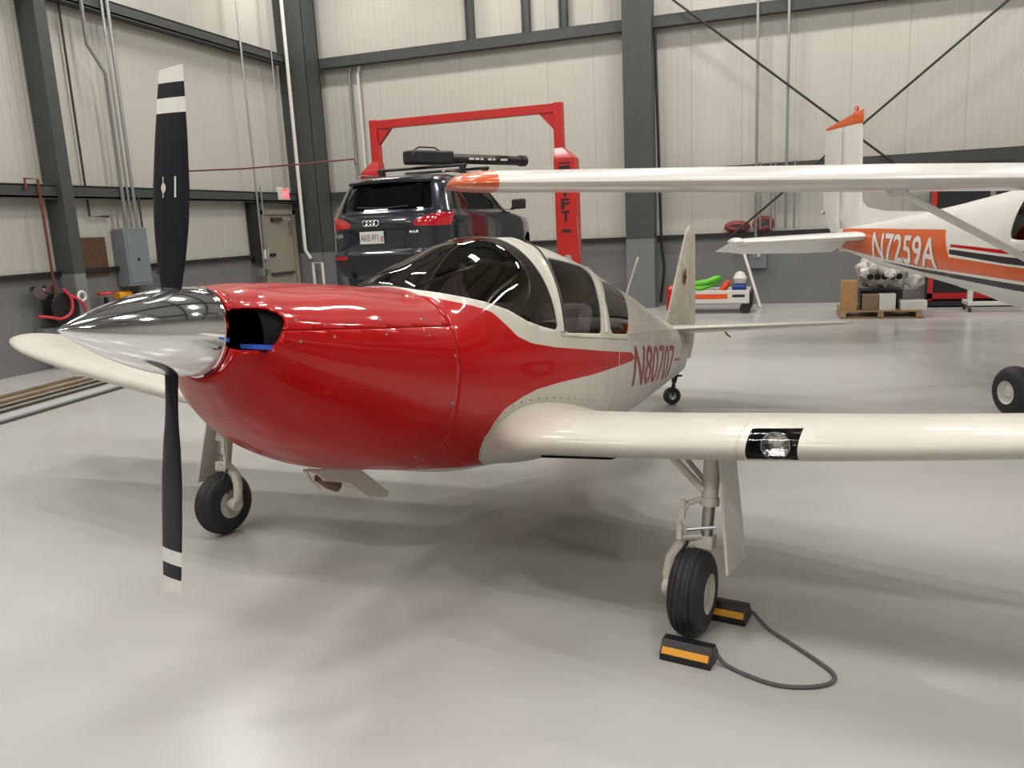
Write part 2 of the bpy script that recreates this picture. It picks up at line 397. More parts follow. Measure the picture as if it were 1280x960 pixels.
# tapered corner column
t = empty('steel_column', (XL + 0.33, 16.8, 0), 'broad dark steel column standing in the far left corner', 'column'); t['kind'] = 'structure'
for nm, z0, z1, m in (('column_base', 0, SILL, 'column_low'), ('column_shaft', SILL, ZC - 0.2, 'column')):
    def wd(z): return 0.78 + 0.055 * z
    mb = MB()
    for yy, dy in ((-0.28, 0.03), (0.28, 0.03)):
        mb.add([(0.33 - wd(z0), yy, z0), (0.33, yy, z0), (0.33, yy + dy, z0), (0.33 - wd(z0), yy + dy, z0), (0.33 - wd(z1), yy, z1), (0.33, yy, z1), (0.33, yy + dy, z1), (0.33 - wd(z1), yy + dy, z1)], [(0, 3, 2, 1), (4, 5, 6, 7), (0, 1, 5, 4), (1, 2, 6, 5), (2, 3, 7, 6), (3, 0, 4, 7)])
    mb.box((0.315, 0.015, (z0 + z1) / 2), (0.03, 0.58, z1 - z0)).box((-.30, 0.015, (z0 + z1) / 2), (0.03, 0.58, z1 - z0))
    mb.build(nm, m, t, smooth=0)
t.location = (XL + 0.34, 16.7, 0)
# cross bracing on the far wall
def rod(name, pts, r, m, label, cat, n=8, group=None):
    mb = MB().tube(pts, r, n); return tag(mb.build(name, m, None, loc=pts[0]), label, cat, group)
rod('brace_rod', [(-2.3, YB - 0.36, 6.09), (2.2, YB - 0.36, 2.36)], 0.022, 'trim', 'black brace rod sloping down to the right across the far wall', 'rod')
rod('brace_rod', [(-1.0, YB - 0.43, 1.42), (4.9, YB - 0.43, 6.32)], 0.022, 'trim', 'black brace rod sloping up to the right across the far wall', 'rod')
# door in the left wall
d = empty('door_1', (XL, 15.65, 0), 'beige steel door with a closer near the far left corner', 'door'); d['kind'] = 'structure'
MB().box((0.04, 0, 1.16), (0.06, 1.05, 2.32)).build('door_leaf', 'door', d, bevel=0.005)
MB().box((0.05, -0.60, 1.2), (0.12, 0.1, 2.4)).box((0.05, 0.60, 1.2), (0.12, 0.1, 2.4)).box((0.05, 0, 2.36), (0.12, 1.3, 0.1)).build('door_frame', 'door', d, smooth=0)
MB().box((0.11, -0.08, 2.2), (0.07, 0.36, 0.08)).build('door_closer', 'darkpipe', d, smooth=0)
MB().tube([(0.12, 0.1, 2.22), (0.25, 0.22, 2.2), (0.1, 0.42, 2.24)], 0.012).box((0.09, 0.42, 2.0), (0.04, .03, .3)).build('closer_arm', 'conduit', d)
MB().box((0.1, 0, 1.02), (0.05, 0.85, 0.06)).build('push_bar', 'darkpipe', d, smooth=0)
tag(MB().box((XL + 0.06, 14.83, 1.95), (0.12, 0.34, 1.3)).box((XL + .06, 15.6, 2.62), (.12, 1.9, .14)).build('trim_11', 'trim', smooth=0), 'black framing left of and above the beige door', 'trim', kind='structure')
single(MB().box((XL + 0.09, 15.02, 1.47), (0.07, 0.26, 0.2)), 'switch_box', 'plastic', 'small white box on the wall beside the beige door', 'box', (XL + 0.02, 15.02, 1.37), bevel=0.01)
e = empty('exit_sign', (XL + 0.24, 15.72, 2.62), 'lit red and white exit sign above the beige door', 'sign')
MB().box((0.0, 0, 0.13), (0.06, 0.42, 0.27)).build('sign_housing', 'plastic', e, bevel=0.01)
MB().box((0.033, 0.05, 0.13), (0.01, 0.26, 0.2)).build('sign_face', 'exit', e, smooth=0)
fit_text('EXIT', lambda u, v: (0.0395, -0.06 + u, 0.07 + v), 0.22, 0.11, 'lettering', mat('exit_letter', (.8, .2, .2), emit=(1, .45, .45), estr=1.0), e)
# panelboard, conduits, plywood
e = empty('electrical_panel', (XL, 11.2, 1.13), 'large blue-grey electrical panel on the left wall under four conduits', 'panel')
MB().box((0.15, 0, 0.48), (0.26, 0.52, 0.96)).build('cabinet', 'panelboard', e, bevel=0.01)
MB().box((0.285, 0, 0.48), (0.015, 0.44, 0.86)).build('door', 'panelboard', e, bevel=0.004)
MB().box((0.30, -0.02, 0.44), (0.02, 0.03, 0.05)).build('latch', 'black', e, smooth=0)
single(MB().box((XL + 0.03, 10.45, 1.66), (0.03, 0.62, 0.62)), 'plywood_board', 'plywood', 'brown plywood board on the left wall between column and panel', 'board', (XL + .02, 10.45, 1.35))
def pipe(pts, r, m, label, cat='pipe', name='conduit', group=None):
    return tag(MB().tube(pts, r, 8).build(name, m, None, loc=pts[0]), label, cat, group)
xw = XL + 0.285
g = 'conduits dropping into the electrical panel'
pipe([(xw, 11.02, 2.1), (xw, 11.02, 4.55), (xw, 10.72, 4.95), (xw, 10.72, 7.4)], 0.03, 'conduit', 'bent grey conduit with an offset above the electrical panel', group=g)
pipe([(xw, 11.14, 2.1), (xw, 11.14, 7.4)], 0.022, 'conduit', 'thin grey conduit in the middle of those above the panel', group=g)
pipe([(xw, 11.26, 2.1), (xw, 11.26, 7.4)], 0.03, 'conduit', 'rightmost thick grey conduit above the electrical panel', group=g)
pipe([(xw + .0, 11.37, 2.1), (xw + .0, 11.37, 2.62)], 0.018, 'darkpipe', 'short dark conduit at the right top of the panel', group=g)
pipe([(XL + .06, 10.5, 7.4), (XL + 0.06, 10.5, 2.3), (XL + 0.06, 10.9, 2.3)], 0.018, 'darkpipe', 'thin dark pipe with a hooked lower end above the plywood', name='wall_pipe')
pipe([(xw, 9.2, 2.68), (xw, 9.2, 2.84), (xw, 9.42, 2.84), (xw, 9.42, 1.1)], 0.02, 'copper', 'red-brown pipe looping over the lower girt at far left', name='wall_pipe')
pipe([(xw, 14.7, 1.15), (xw, 14.7, 7.4)], 0.022, 'conduit', 'grey conduit left of the beige door, reaching the roof')
pipe([(xw, 14.86, 1.15), (xw, 14.86, 2.78), (xw-.02, 14.86, 2.9)], 0.018, 'conduit', 'short grey conduit left of the beige door ending at the girt')
pipe([(xw, 15.75, 2.85), (xw, 15.75, 7.4)], 0.016, 'conduit', 'thin grey conduit above the exit sign')
for y, l in ((14.7, 'left one of two small grey boxes at the foot of the door conduits'), (14.87, 'right one of two small grey boxes at the foot of the door conduits')):
    single(MB().box((xw - .08, y, 1.1), (0.14, 0.1, 0.16)), 'junction_box', 'conduit', l, 'box', (xw - .08, y, 1.02), bevel=.008)
pipe([(XL + .35, 16.22, 8.9), (XL + .35, 16.22, 5), (XL + 0.35, 16.22, 1.5), (XL + 0.45, 16.26, 1.3)], 0.04, 'pvc', 'long white downpipe beside the corner column', name='downpipe')
pipe([(XL + .50, 16.25, .0), (XL + .50, 16.25, 1.2), (XL + .74, 16.25, 1.2), (XL + .74, 16.25, 0.0)], 0.035, 'pvc', 'short white inverted U of pipe beside the raised car', name='standpipe')
def wheel_valve(y, z, label, m='liftred'):
    e = empty('gate_valve', (XL, y, z - .25), label, 'valve')
    MB().tube([(0.02, 0, 0.0), (0.24, 0, 0.0)], 0.04).tube([(0.2, 0, -.12), (0.2, 0, 0.2)], 0.035).tube([(0.2, -0.3, -0.06), (0.2, 0.35, -0.06)], .03).build('valve_body', 'black', e)
    pts = [(0.2 + 0.09 * math.cos(a), 0.13 * math.sin(a), 0.26) for a in [2 * PI * k / 20 for k in range(21)]]
    MB().tube(pts, 0.022, 6).lathe((0.2, 0, 0.23), (0, 0, 1), [(0, 0), (0, .03), (.06, .03), (.06, 0)], 12).build('handwheel', m, e)
wheel_valve(10.45, 1.05, 'valve with a red handwheel under the plywood board')
wheel_valve(12.0, 1.62, 'valve with a black handwheel right of the electrical panel', 'black')
single(MB().box((XL + 0.10, 11.38, 0.94), (0.2, 0.5, 0.12)), 'shelf_bracket', 'black', 'small black wall box under the electrical panel', 'box', (XL + .10, 11.38, .88))
single(MB().lathe((XL + 0.07, 10.82, 0.98), (0, 1, 0), [(0, 0), (0, .07), (.28, .07), (.28, 0)], 14), 'yellow_can', 'yellow', 'small yellow canister on the wall below the electrical panel', 'can', (XL + .07, 10.82, .91))
# hose reel
e = empty('hose_reel', (XL, 9.46, 0.72), 'black hose reel with red hose on the left wall beside the column', 'reel')
MB().lathe((0.2, 0, 0.2), (1, 0, 0), [(0, 0), (0, 0.24), (0.03, 0.24), (0.03, 0.1), (0.17, 0.1), (0.17, 0.24), (0.2, 0.24), (0.2, 0)], 24).build('spool', 'black', e)
MB().box((0.1, 0, 0.2), (0.2, 0.12, 0.3)).build('bracket', 'darkpipe', e, smooth=0)
MB().tube(smooth_path([(0.42, -.02, 0.50), (.45, 0.08, .34), (.45, .04, .14), (.42, -.12, .06), (.42, -.3, .10), (.4, -.5, .14)]), 0.022).tube(smooth_path([(.42, .08, .40), (.45, .26, .27), (.43, .34, .10)]), .022).build('hose', 'hose', e)
pts = [(0.43, .30 + .07 * math.cos(a), .36 + .07 * math.sin(a)) for a in [2 * PI * k / 14 for k in range(15)]]
MB().tube(pts, .022, 6).build('label_ring', 'plastic', e)
single(MB().lathe((XL + .16, 9.16, 1.2), (1, 0, 0), [(0, 0), (0, .09), (.1, .09), (.1, 0)], 16).lathe((XL + .16, 9.36, 1.22), (1, 0, 0), [(0, 0), (0, .07), (.1, .07), (.1, 0)], 16).tube([(XL + .2, 9.16, 1.22), (XL + .2, 9.36, 1.22)], .03), 'pressure_regulator', 'steel', 'dark round pipe regulator above the hose reel', 'regulator', (XL + .16, 9.33, 1.07))
e = empty('floor_box', (XL, 9.45, 0), 'grey box on two short pipes low on the left wall below the hose reel', 'box')
MB().box((0.13, 0, 0.47), (0.2, 0.5, 0.34)).build('box_body', 'panelboard', e, bevel=0.01)
for y in (-0.1, 0.1): MB().tube([(0.13, y, 0.0), (0.13, y, 0.3)], 0.03).build('pipe_leg', 'conduit', e)
single(MB().box((XL + .14, 10.62, .2), (.25, .5, .4)), 'floor_crate', 'black', 'low black crate on the floor by the base of the left column', 'crate', (XL + .14, 10.62, 0), bevel=.01)
# floor track along the left wall
tr = empty('floor_track', (-8.62, 5.6, 0), 'faded brown and grey door track let into the floor along the left wall', 'track')
MB().box((0, 0, .004), (1.45, 6.4, .008)).build('track_bed', 'drain', tr, smooth=0)
for x, w, h, m, nm in ((-0.60, 0.16, 0.014, 'brown', 'brown_strip'), (-0.28, 0.10, 0.02, 'brown', 'brown_strip'), (-0.02, 0.05, 0.025, 'girt', 'dark_rail'), (0.22, 0.05, 0.025, 'girt', 'dark_rail'), (0.47, 0.22, 0.014, 'ceil', 'pale_strip'), (0.70, 0.05, 0.02, 'girt', 'dark_rail')):
    MB().box((x, 0, .008 + h / 2), (w, 6.4, h)).build(nm, m, tr, smooth=0)
tr.rotation_euler = (0, 0, math.radians(5))
# far wall services
yw = YB - 0.285
pipe([(-0.56, yw, 0.95), (-0.56, yw, 7.4)], 0.03, 'conduit', 'left one of two tall grey conduits on the far wall')
pipe([(0.0, yw, 1.5), (0.0, yw, 7.4)], 0.028, 'conduit', 'right one of two tall grey conduits on the far wall')
for x, l in ((-0.48, 'leftmost short conduit on the far wall beside the tall one'), (-0.28, 'first of a close pair of short conduits on the far wall'), (-0.2, 'second of a close pair of short conduits on the far wall'), (0.16, 'rightmost short conduit on the far wall under the lower girt')):
    pipe([(x, yw, 1.5), (x, yw, 2.8)], 0.018, 'conduit', l)
for x, l in ((-9.45, 'left white conduit on the far wall beside the corner column'), (-9.22, 'right white conduit on the far wall beside the corner column')):
    pipe([(x, YB - .1, 1.4), (x, YB - .1, 5.35), (x + .06, YB - .1, 5.5)], 0.03, 'pvc' if x > -9.3 else 'conduit', l)
e = empty('switch_box', (-0.52, YB, 0.72), 'blue-grey electrical box with a white plate on the far wall base', 'box')
MB().box((0, -0.07, 0.2), (0.34, 0.14, 0.38)).build('box_body', 'panelboard', e, bevel=.01)
MB().box((-0.02, -0.15, 0.3), (0.14, 0.02, 0.12)).build('plate', 'plastic', e, bevel=.005)
for k, (x, l) in enumerate(((-0.93, 'left coil of dull red hose on the far wall sill'), (-0.42, 'right coil of dull red hose on the far wall sill'))):
    mb = MB()
    for j in range(4):
        mb.tube([(x + (0.17 + .02 * j - (0.04 if k else 0)) * math.cos(a + j), YB - 0.15 + 0.035 * j, 1.58 + (0.05 + .015 * j + .04 * k) * math.sin(a + j) + .03 * k) for a in [2 * PI * q / 18 for q in range(19)]], 0.03, 6)
    single(mb, 'hose_coil', mat('dull_red_hose', (.22, .03, .03), .6), l, 'hose', (x, YB - .16, 1.46))
rod('leaning_pole', [(-.44, 16.55, 0.0), (-0.86, 17.1, 1.3)], 0.03, 'pvc', 'white pole leaning on the far wall right of the cart', 'pole')
pipe([(-2.5, 17.0, 5.4), (-2.42, 16.98, 1.3), (-2.36, 16.95, 0.8), (-2.45, 16.95, 0.1)], 0.03, 'black', 'thick black cable hanging down the far wall column', name='cable')
# lamps (above the frame; seen only in reflections)
fr0 = empty('high_bay_lamp', (*LAMPS[0], LAMP_Z), 'white rectangular high bay lamp under the roof', 'lamp', group='high bay lamps under the roof')
MB().box((0, 0, 0.05), (1.24, 0.38, 0.1)).build('lamp_housing', 'plastic', fr0, smooth=0)
MB().box((0, 0, -0.006), (1.18, 0.32, 0.01)).build('diffuser', 'emit', fr0, smooth=0)
for _x in (-.5, .5): MB().tube([(_x, 0, .1), (_x, 0, .85)], .008, 6).build('hanger', 'conduit', fr0)
_L = bpy.data.lights.new('lamp_light', 'AREA'); _L.shape = 'RECTANGLE'; _L.size = 1.2; _L.size_y = 0.34; _L.energy = LAMP_W; _L.color = LAMP_COL
_lo = bpy.data.objects.new('lamp_light', _L); COL.objects.link(_lo); _lo.parent = fr0; _lo.location = (0, 0, -0.03)
for x, y in LAMPS[1:]: dup(fr0, loc=(x, y, LAMP_Z))

# ------------------------------------------------------------------ the red and cream low-wing aeroplane
TH = math.radians(8.5)
MP = Vector((-1.8648, 3.7249, 0))
_a = Vector((-0.20182, -0.97942, 0)); _b = Vector((0.97942, -0.20182, 0)); _z = Vector((0, 0, 1))
_X = _a * math.cos(TH) + _z * math.sin(TH); _Z = _z * math.cos(TH) - _a * math.sin(TH)
sw = empty('airplane', MP, 'red and cream low-wing taildragger with a polished spinner, parked in front', 'airplane')
sw.matrix_world = Matrix(((_X.x, _b.x, _Z.x, MP.x), (_X.y, _b.y, _Z.y, MP.y), (_X.z, _b.z, _Z.z, MP.z), (0, 0, 0, 1)))
# stations: X, half width, top, bottom, widest height, top exponent, bottom exponent
ST = [(1.445, .178, 1.478, 1.135, 1.305, 2.0, 2.0), (1.43, .205, 1.482, 1.11, 1.30, 2.0, 2.0), (1.40, .25, 1.48, 1.05, 1.29, 2.1, 2.1), (1.33, .325, 1.495, .94, 1.27, 2.2, 2.1), (1.15, .40, 1.51, .81, 1.24, 2.2, 2.2),
      (.85, .465, 1.525, .705, 1.20, 2.3, 2.3), (.50, .50, 1.53, .65, 1.16, 2.3, 2.4), (.40, .505, 1.54, .635, 1.15, 2.3, 2.4), (.20, .515, 1.635, .60, 1.15, 2.2, 2.4), (.0, .52, 1.725, .57, 1.15, 2.1, 2.5), (-.22, .525, 1.82, .555, 1.15, 2.0, 2.5),
      (-.45, .53, 1.88, .55, 1.15, 2.0, 2.5), (-.9, .53, 1.90, .55, 1.15, 2.0, 2.5), (-1.5, .49, 1.855, .57, 1.14, 2.0, 2.4), (-2.0, .43, 1.77, .62, 1.14, 2.0, 2.3),
      (-2.6, .35, 1.67, .68, 1.15, 2.0, 2.2), (-3.3, .24, 1.53, .79, 1.18, 2.0, 2.1), (-4.25, .095, 1.375, .96, 1.2, 2.0, 2.0)]
_xs = np.array([s[0] for s in ST][::-1]); _tab = np.array([s[1:] for s in ST][::-1])
def _pchip(xs, ys):
    h = np.diff(xs); d = np.diff(ys) / h; m = np.zeros(len(xs)); m[0] = d[0]; m[-1] = d[-1]
    for i in range(1, len(xs) - 1):
        if d[i - 1] * d[i] > 0:
            w1 = 2 * h[i] + h[i - 1]; w2 = h[i] + 2 * h[i - 1]; m[i] = (w1 + w2) / (w1 / d[i - 1] + w2 / d[i])
    def f(x):
        x = min(max(x, xs[0]), xs[-1]); i = min(max(int(np.searchsorted(xs, x)) - 1, 0), len(xs) - 2); t = (x - xs[i]) / h[i]
        return (2*t**3 - 3*t*t + 1) * ys[i] + (t**3 - 2*t*t + t) * h[i] * m[i] + (-2*t**3 + 3*t*t) * ys[i+1] + (t**3 - t*t) * h[i] * m[i+1]
    return f
_SF = [_pchip(_xs, _tab[:, k]) for k in range(6)]
def bst(x): return [f(x) for f in _SF]
def ring(x, n=112, sc=1.0, off=0.0):
    w, zt, zb, zm, nt, nb_ = bst(x); out = []
    for k in range(n):
        t = 2 * PI * k / n; c, s_ = math.cos(t), math.sin(t); e = nt if s_ >= 0 else nb_; hh = (zt - zm) if s_ >= 0 else (zm - zb)
        out.append((x, (w * sc + off) * math.copysign(abs(c) ** (2 / e), c), zm + (hh * sc + off) * math.copysign(abs(s_) ** (2 / e), s_)))
    return out
def skin_y(x, z):
    w, zt, zb, zm, nt, nb_ = bst(x); e, hh = (nt, zt - zm) if z >= zm else (nb_, zm - zb)
    return w * max(0.0, 1 - min(1, abs(z - zm) / hh) ** e) ** (1 / e)
def _imp(x, y, z):
    w, zt, zb, zm, nt, nb_ = bst(x); e, hh = (nt, zt - zm) if z >= zm else (nb_, zm - zb)
    return (abs(y / w) ** e + (abs(z - zm) / hh) ** e) ** (1 / e) * w
def body_n(x, y, z):
    h = 2e-3; g = Vector((_imp(x + h, y, z) - _imp(x - h, y, z), _imp(x, y + h, z) - _imp(x, y - h, z), _imp(x, y, z + h) - _imp(x, y, z - h)))
    return tuple(g.normalized()) if g.length > 1e-9 else (0, 0, 1)
def body_grid(x0, x1, dx=0.03, n=112, sc=1.0, off=0.0):
    k = max(2, int(abs(x1 - x0) / dx) + 1); xs = [x0 + (x1 - x0) * i / (k - 1) for i in range(k)]
    mb = MB().loft([ring(x, n, sc, off) for x in xs], cap=False); return mb.v, mb.f
def as_mb(*parts):
    mb = MB()
    for i, (v, f) in enumerate(parts): mb.add(v, f, i)
    return mb
# cowling
v, f = body_grid(1.445, 0.412, 0.02)
inlet = lambda x, y, z: min(1 - (min(9, abs((abs(y) - .222) / .098)) ** 2.6 + min(9, abs((z - 1.322) / .080)) ** 2.6), (x - 1.2) * 10)
hole, (v, f) = cut(v, f, inlet)
seam = lambda x, y, z: z - (1.327 + (1.24 - x) * 0.037) if abs(y) > .05 or z > 1 else -1
up, lowr = cut(v, f, seam)
_, lowr = cut(*lowr, lambda x, y, z: seam(x, y, z) + 0.004)
as_mb(up).build('upper_cowling', 'red', sw, smooth=180, solid=0.012, nfun=body_n)
as_mb(lowr).build('lower_cowling', 'red', sw, smooth=180, solid=0.012, nfun=body_n)
# engine bay seen through the inlets
v, f = body_grid(1.365, 0.9, 0.04, 64, sc=.90)
as_mb((v, f)).add(ring(1.0, 40, sc=.88), [tuple(range(40))]).build('engine_baffle', 'dark', sw, smooth=50)
for s in (1, -1):
    mb = MB()
    for j in range(7): mb.lathe((1.19 + .012 * j, s * .20, 1.33), (1, 0, 0), [(0, 0), (0, .06), (.005, .06), (.005, 0)], 16)
    tag(mb.build('cooling_fins', 'black', sw, smooth=0), kind='stuff')
    MB().box((1.33, s * .235, 1.256), (.13, .13, .016)).build('intake_lip', 'blue', sw, smooth=0)
    MB().box((1.28, s * .27, 1.345), (.02, .03, .05)).build('engine_fin', 'steel', sw, smooth=0)
# cowl fasteners
mb = MB()
for s in (1, -1):
    for x, z in ((1.16, 1.345), (1.13, 1.30), (.87, 1.312), (.87, 1.37), (.44, 1.22), (.44, 1.0), (.5, .74), (1.27, 1.36), (1.27, 1.28), (.60, 1.31), (.60, 1.38)):
        y = skin_y(x, z); mb.lathe((x, s * (y - .002), z), (0.15, s, 0), [(0, .0065), (.003, .006), (.004, 0)], 10)
tag(mb.build('cowl_fasteners', 'steel', sw), kind='stuff')
# fuselage with windows cut out
zb_ws = [(-.60, 1.345), (-.52, 1.352), (-.38, 1.368), (-.24, 1.395), (-.1, 1.445), (.08, 1.482), (.24, 1.503), (.36, 1.525), (.405, 1.545), (.5, 1.60)]
f_wind = lambda x, y, z: smin(z - interp(x, zb_ws), (x + .57 + .02 * math.sin((z - 1.35) * 6)), k=.006)
xB = [(1.33, -.66), (1.54, -.72), (1.69, -.775), (1.79, -.84)]; xR = [(1.33, -1.20), (1.42, -1.25), (1.59, -1.355), (1.74, -1.50)]
f_door = lambda x, y, z: smin(interp(z, xB) - x, x - interp(z, xR), z - 1.335, 1.785 - z)
xc = [(1.33, -1.40), (1.43, -1.43), (1.56, -1.48), (1.70, -1.66)]; xd = [(1.33, -1.79), (1.44, -1.92), (1.53, -2.03), (1.66, -2.22)]
f_rear = lambda x, y, z: smin(interp(z, xc) - x, x - interp(z, xd), z - 1.335, 1.70 - z, k=.015)
z_low = [(-1.95, 1.165), (-1.88, 1.145), (-1.04, 1.082), (-.58, 1.053), (-.32, 1.027), (-.16, .99), (-.02, .943), (.05, .885), (.085, .80), (.42, .79)]
x_l = [(.50, -.35), (.60, -.20), (.66, -.03), (.70, .03), (.74, .065), (.80, .085)]
z_high = [(-1.95, 1.165), (-1.88, 1.205), (-1.22, 1.225), (-.52, 1.253), (-.26, 1.275), (-.12, 1.312), (0, 1.39), (.06, 1.432), (.18, 1.457), (.28, 1.472), (.42, 1.50)]
f_red = lambda x, y, z: min(z - interp(x, z_low), interp(x, z_high) - z)
v, f = body_grid(0.406, -4.25, 0.025, 120)
g1, (v, f) = cut(v, f, f_wind)
g2, (v, f) = cut(v, f, lambda x, y, z: f_door(x, y, z) + .0)
g3, (v, f) = cut(v, f, f_rear)
redp, whitep = cuts(v, f, [lambda x, y, z: max(z - interp(x, z_low), min(.805 - z, x - interp(z, x_l))), lambda x, y, z: z - interp(x, [(-.3, .605), (.1, .625), (.42, .645)]), lambda x, y, z: interp(x, z_high) - z])
fus = as_mb(whitep, redp).build('fuselage', ['cream', 'red'], sw, smooth=180, solid=0.012, weld=True, nfun=body_n)
as_mb(g1).build('windshield', 'glass', sw, smooth=180, nfun=body_n)
as_mb(g2).build('door_window', 'clear', sw, smooth=180, nfun=body_n)
as_mb(g3).build('rear_window', 'glass', sw, smooth=180, nfun=body_n)
# cabin liner
v, f = body_grid(0.38, -2.2, 0.05, 72, sc=.97)
for fn in (f_wind, f_door, f_rear):
    _, (v, f) = cut(v, f, lambda x, y, z, fn=fn: fn(x, y, z) + .015)
as_mb((v, f)).build('cabin_liner', 'trimcloth', sw, smooth=50, recalc=False)
mb = MB()
for x in (0.39, -1.42, -2.1):
    r = ring(x, 48, sc=.96); mb.add([(x, p[1], min(p[2], 1.52 if x > 0 else 9)) for p in r], [tuple(range(48))])
mb.build('bulkhead', 'trimcloth', sw, smooth=0)
mb = MB().box((-.15, 0, 1.32), (.5, .84, .22)).box((.12, 0, 1.40), (.5, .70, .10)).box((-.26, 0, 1.33), (.3, .86, .18)).build('instrument_panel', 'dark', sw, bevel=.02)
MB().tube([(-.42, .2, 1.22), (-.55, .2, 1.24)], .012).tube([(-.55, .2 + .13 * math.cos(a), 1.26 + .09 * math.sin(a)) for a in [PI * (.95 + 1.1 * k / 12) for k in range(13)]], .012).build('control_yoke', 'black', sw)
for s in (1, -1):
    mb = MB().box((-.78, s * .25, .98), (.5, .42, .16))
    R = Matrix.Rotation(-.28, 3, 'Y')
    mb.box((-1.10, s * .25, 1.23), (.14, .38, .60), R=R)
    mb.build('seat', 'seatcloth', sw, bevel=.05)
MB().tube([(-.50, .02, 1.72), (.30, .0, 1.5)], .008).build('centre_brace', 'steel', sw)
# windshield bow and window frames stand a little proud
def strip(name, pts, r, m, n=8, both=True):
    for s in ((1, -1) if both else (1,)):
        MB().tube([(x, s * (skin_y(x, z)), z) for x, z in pts], r, n).build(name, m, sw)
def arch(x_of_z, dz=0.0, off=.0):
    pts = []
    for k in range(0, 41):
        t = PI * k / 40; w, zt, zb, zm, nt, nb_ = bst(-.7)
        z = 1.34 + (zt - .005 - 1.34) * math.sin(t); x = x_of_z(z); w, zt2, zb, zm, nt, nb_ = bst(x); z = min(z, zt2 - .0005)
        pts.append((x, math.copysign(skin_y(x, z) + off, math.cos(t)) if k != 20 else 0, z + off))
    return pts
MB().tube(arch(lambda z: interp(z, [(1.33, -.648), (1.54, -.70), (1.69, -.755), (1.79, -.81), (1.9, -.93)])), .009, 6).build('canopy_seal', 'black', sw)
MB().tube(arch(lambda z: interp(z, [(1.33, -.615), (1.54, -.65), (1.69, -.69), (1.79, -.72), (1.9, -.76)])), .016, 8).build('windshield_bow', 'cream', sw)
MB().tube(arch(lambda z: interp(z, [(1.33, -1.30), (1.42, -1.34), (1.59, -1.42), (1.74, -1.58), (1.9, -1.9)])), .012, 8).build('canopy_bow', 'cream', sw)
strip('canopy_rail', [(-.6, 1.322), (-1.0, 1.312), (-1.5, 1.305), (-1.75, 1.303)], .008, 'cream_worn')
strip('belt_moulding', [(-1.8, 1.338), (-2.4, 1.36), (-3.0, 1.372), (-3.6, 1.378), (-3.9, 1.38)], .009, 'cream')
# fuselage seams
mb = MB()
for s in (1, -1):
    mb.tube([(-1.53 - .1 * (z - 1.0), s * (skin_y(-1.53 - .1 * (z - 1.0), z) + .0005), z) for z in [.7 + .05 * k for k in range(12)]], .003, 5)
    mb.tube([(-3.85, s * (skin_y(-3.85, z) + .0005), z) for z in [.95 + .04 * k for k in range(11)]], .004, 5)
mb.build('skin_joint', 'cream_worn', sw)
# registration
for s in (1,):
    def on_skin(u, v, s=s):
        x = -1.95 - u; z0 = .955 + .0 * u; z = z0 + v - .012 * (u / 1.6); return (x, s * (skin_y(x, z) + .004), z)
    letters('N80707', on_skin, 1.52, .30, 'registration_letter', 'number', sw, bold=.004)
    MB().add([on_skin(u, v) for u, v in ((1.58, .155), (1.85, .155), (1.85, .18), (1.58, .18))], [(0, 1, 2, 3)]).build('registration_dash', 'number', sw, smooth=0, recalc=False)
# rivets round the fillet
mb = MB(); RP = [(-.14, .64), (-.04, .70), (.03, .776), (.05, .83), (.03, .872), (-.02, .91), (-.09, .942), (-.17, .955), (-.26, .962), (-.35, .963), (-.44, .96), (-.53, .956), (-.62, .95), (-.72, .942), (-.82, .934), (-.92, .925), (-1.02, .915), (-1.12, .905), (-1.24, .893), (-1.36, .88)]
for s in (1, -1):
    for x, z in RP: mb.lathe((x, s * (skin_y(x, z)), z + .012), (0, s, 0), [(0, .006), (.004, .005), (.005, 0)], 8)
tag(mb.build('fillet_screws', 'brown', sw), kind='stuff')
# spinner and propeller
prof = [(1.992 - 1.46, 0.001)]
SPR = .170
for k in range(1, 25):
    t = k / 24; prof.append(((1.992 - 1.46) * (1 - t), SPR * (math.sin(t * PI / 2) ** .86)))
mb = MB().lathe((1.46, 0, 1.305), (1, 0, 0), prof[::-1], 64)
mb.build('spinner', 'chrome', sw, smooth=60)
MB().lathe((1.445, 0, 1.305), (1, 0, 0), [(0, 0), (0, SPR + .003), (.018, SPR + .004), (.02, SPR - .004), (.02, 0)], 64).build('spinner_backplate', 'chrome', sw, smooth=30)
HUB = Vector((1.565, 0, 1.292))
def blade(sgn):
    R0, R1 = .10, .965; rr = sorted([R0 + (R1 - R0) * k / 30 for k in range(31)] + [R1 - .054, R1 - .108, R1 - .162]); rings = []; N = 20
    for r in rr:
        t = (r - R0) / (R1 - R0)
        ch = interp(t, [(0, .07), (.08, .078), (.2, .115), (.35, .15), (.5, .163), (.7, .152), (.9, .130), (1, .116)])
        th_ = interp(t, [(0, .05), (.1, .042), (.25, .026), (.6, .014), (1, .007)])
        be = math.radians(interp(t, [(0, 24), (.2, 20), (.35, 15), (.5, 12), (.75, 9), (1, 6)]))
        cd = Vector((-math.sin(be), math.cos(be), 0)); nd = Vector((math.cos(be), math.sin(be), 0)); q = []
        for k in range(N):
            a = 2 * PI * k / N; q.append(Vector((0, 0, r + (.006 * math.cos(a) if r == rr[-1] else 0))) + cd * (ch / 2 * math.cos(a)) + nd * (th_ / 2 * math.sin(a)))
        rings.append(q)
    mb = MB()
    for i in range(len(rings) - 1):
        rm = (rr[i] + rr[i + 1]) / 2; w = rm > R1 - .054 or (R1 - .162 < rm < R1 - .108)
        mb.loft([rings[i], rings[i + 1]], cap=False, mi=1 if w else 0)
    mb.add(rings[-1], [tuple(range(N))], 1)
    S = Matrix.Rotation(PI, 3, 'X') if sgn < 0 else Matrix.Identity(3)
    mb.v = [tuple(S @ Vector(p) + HUB) for p in mb.v]
    return mb
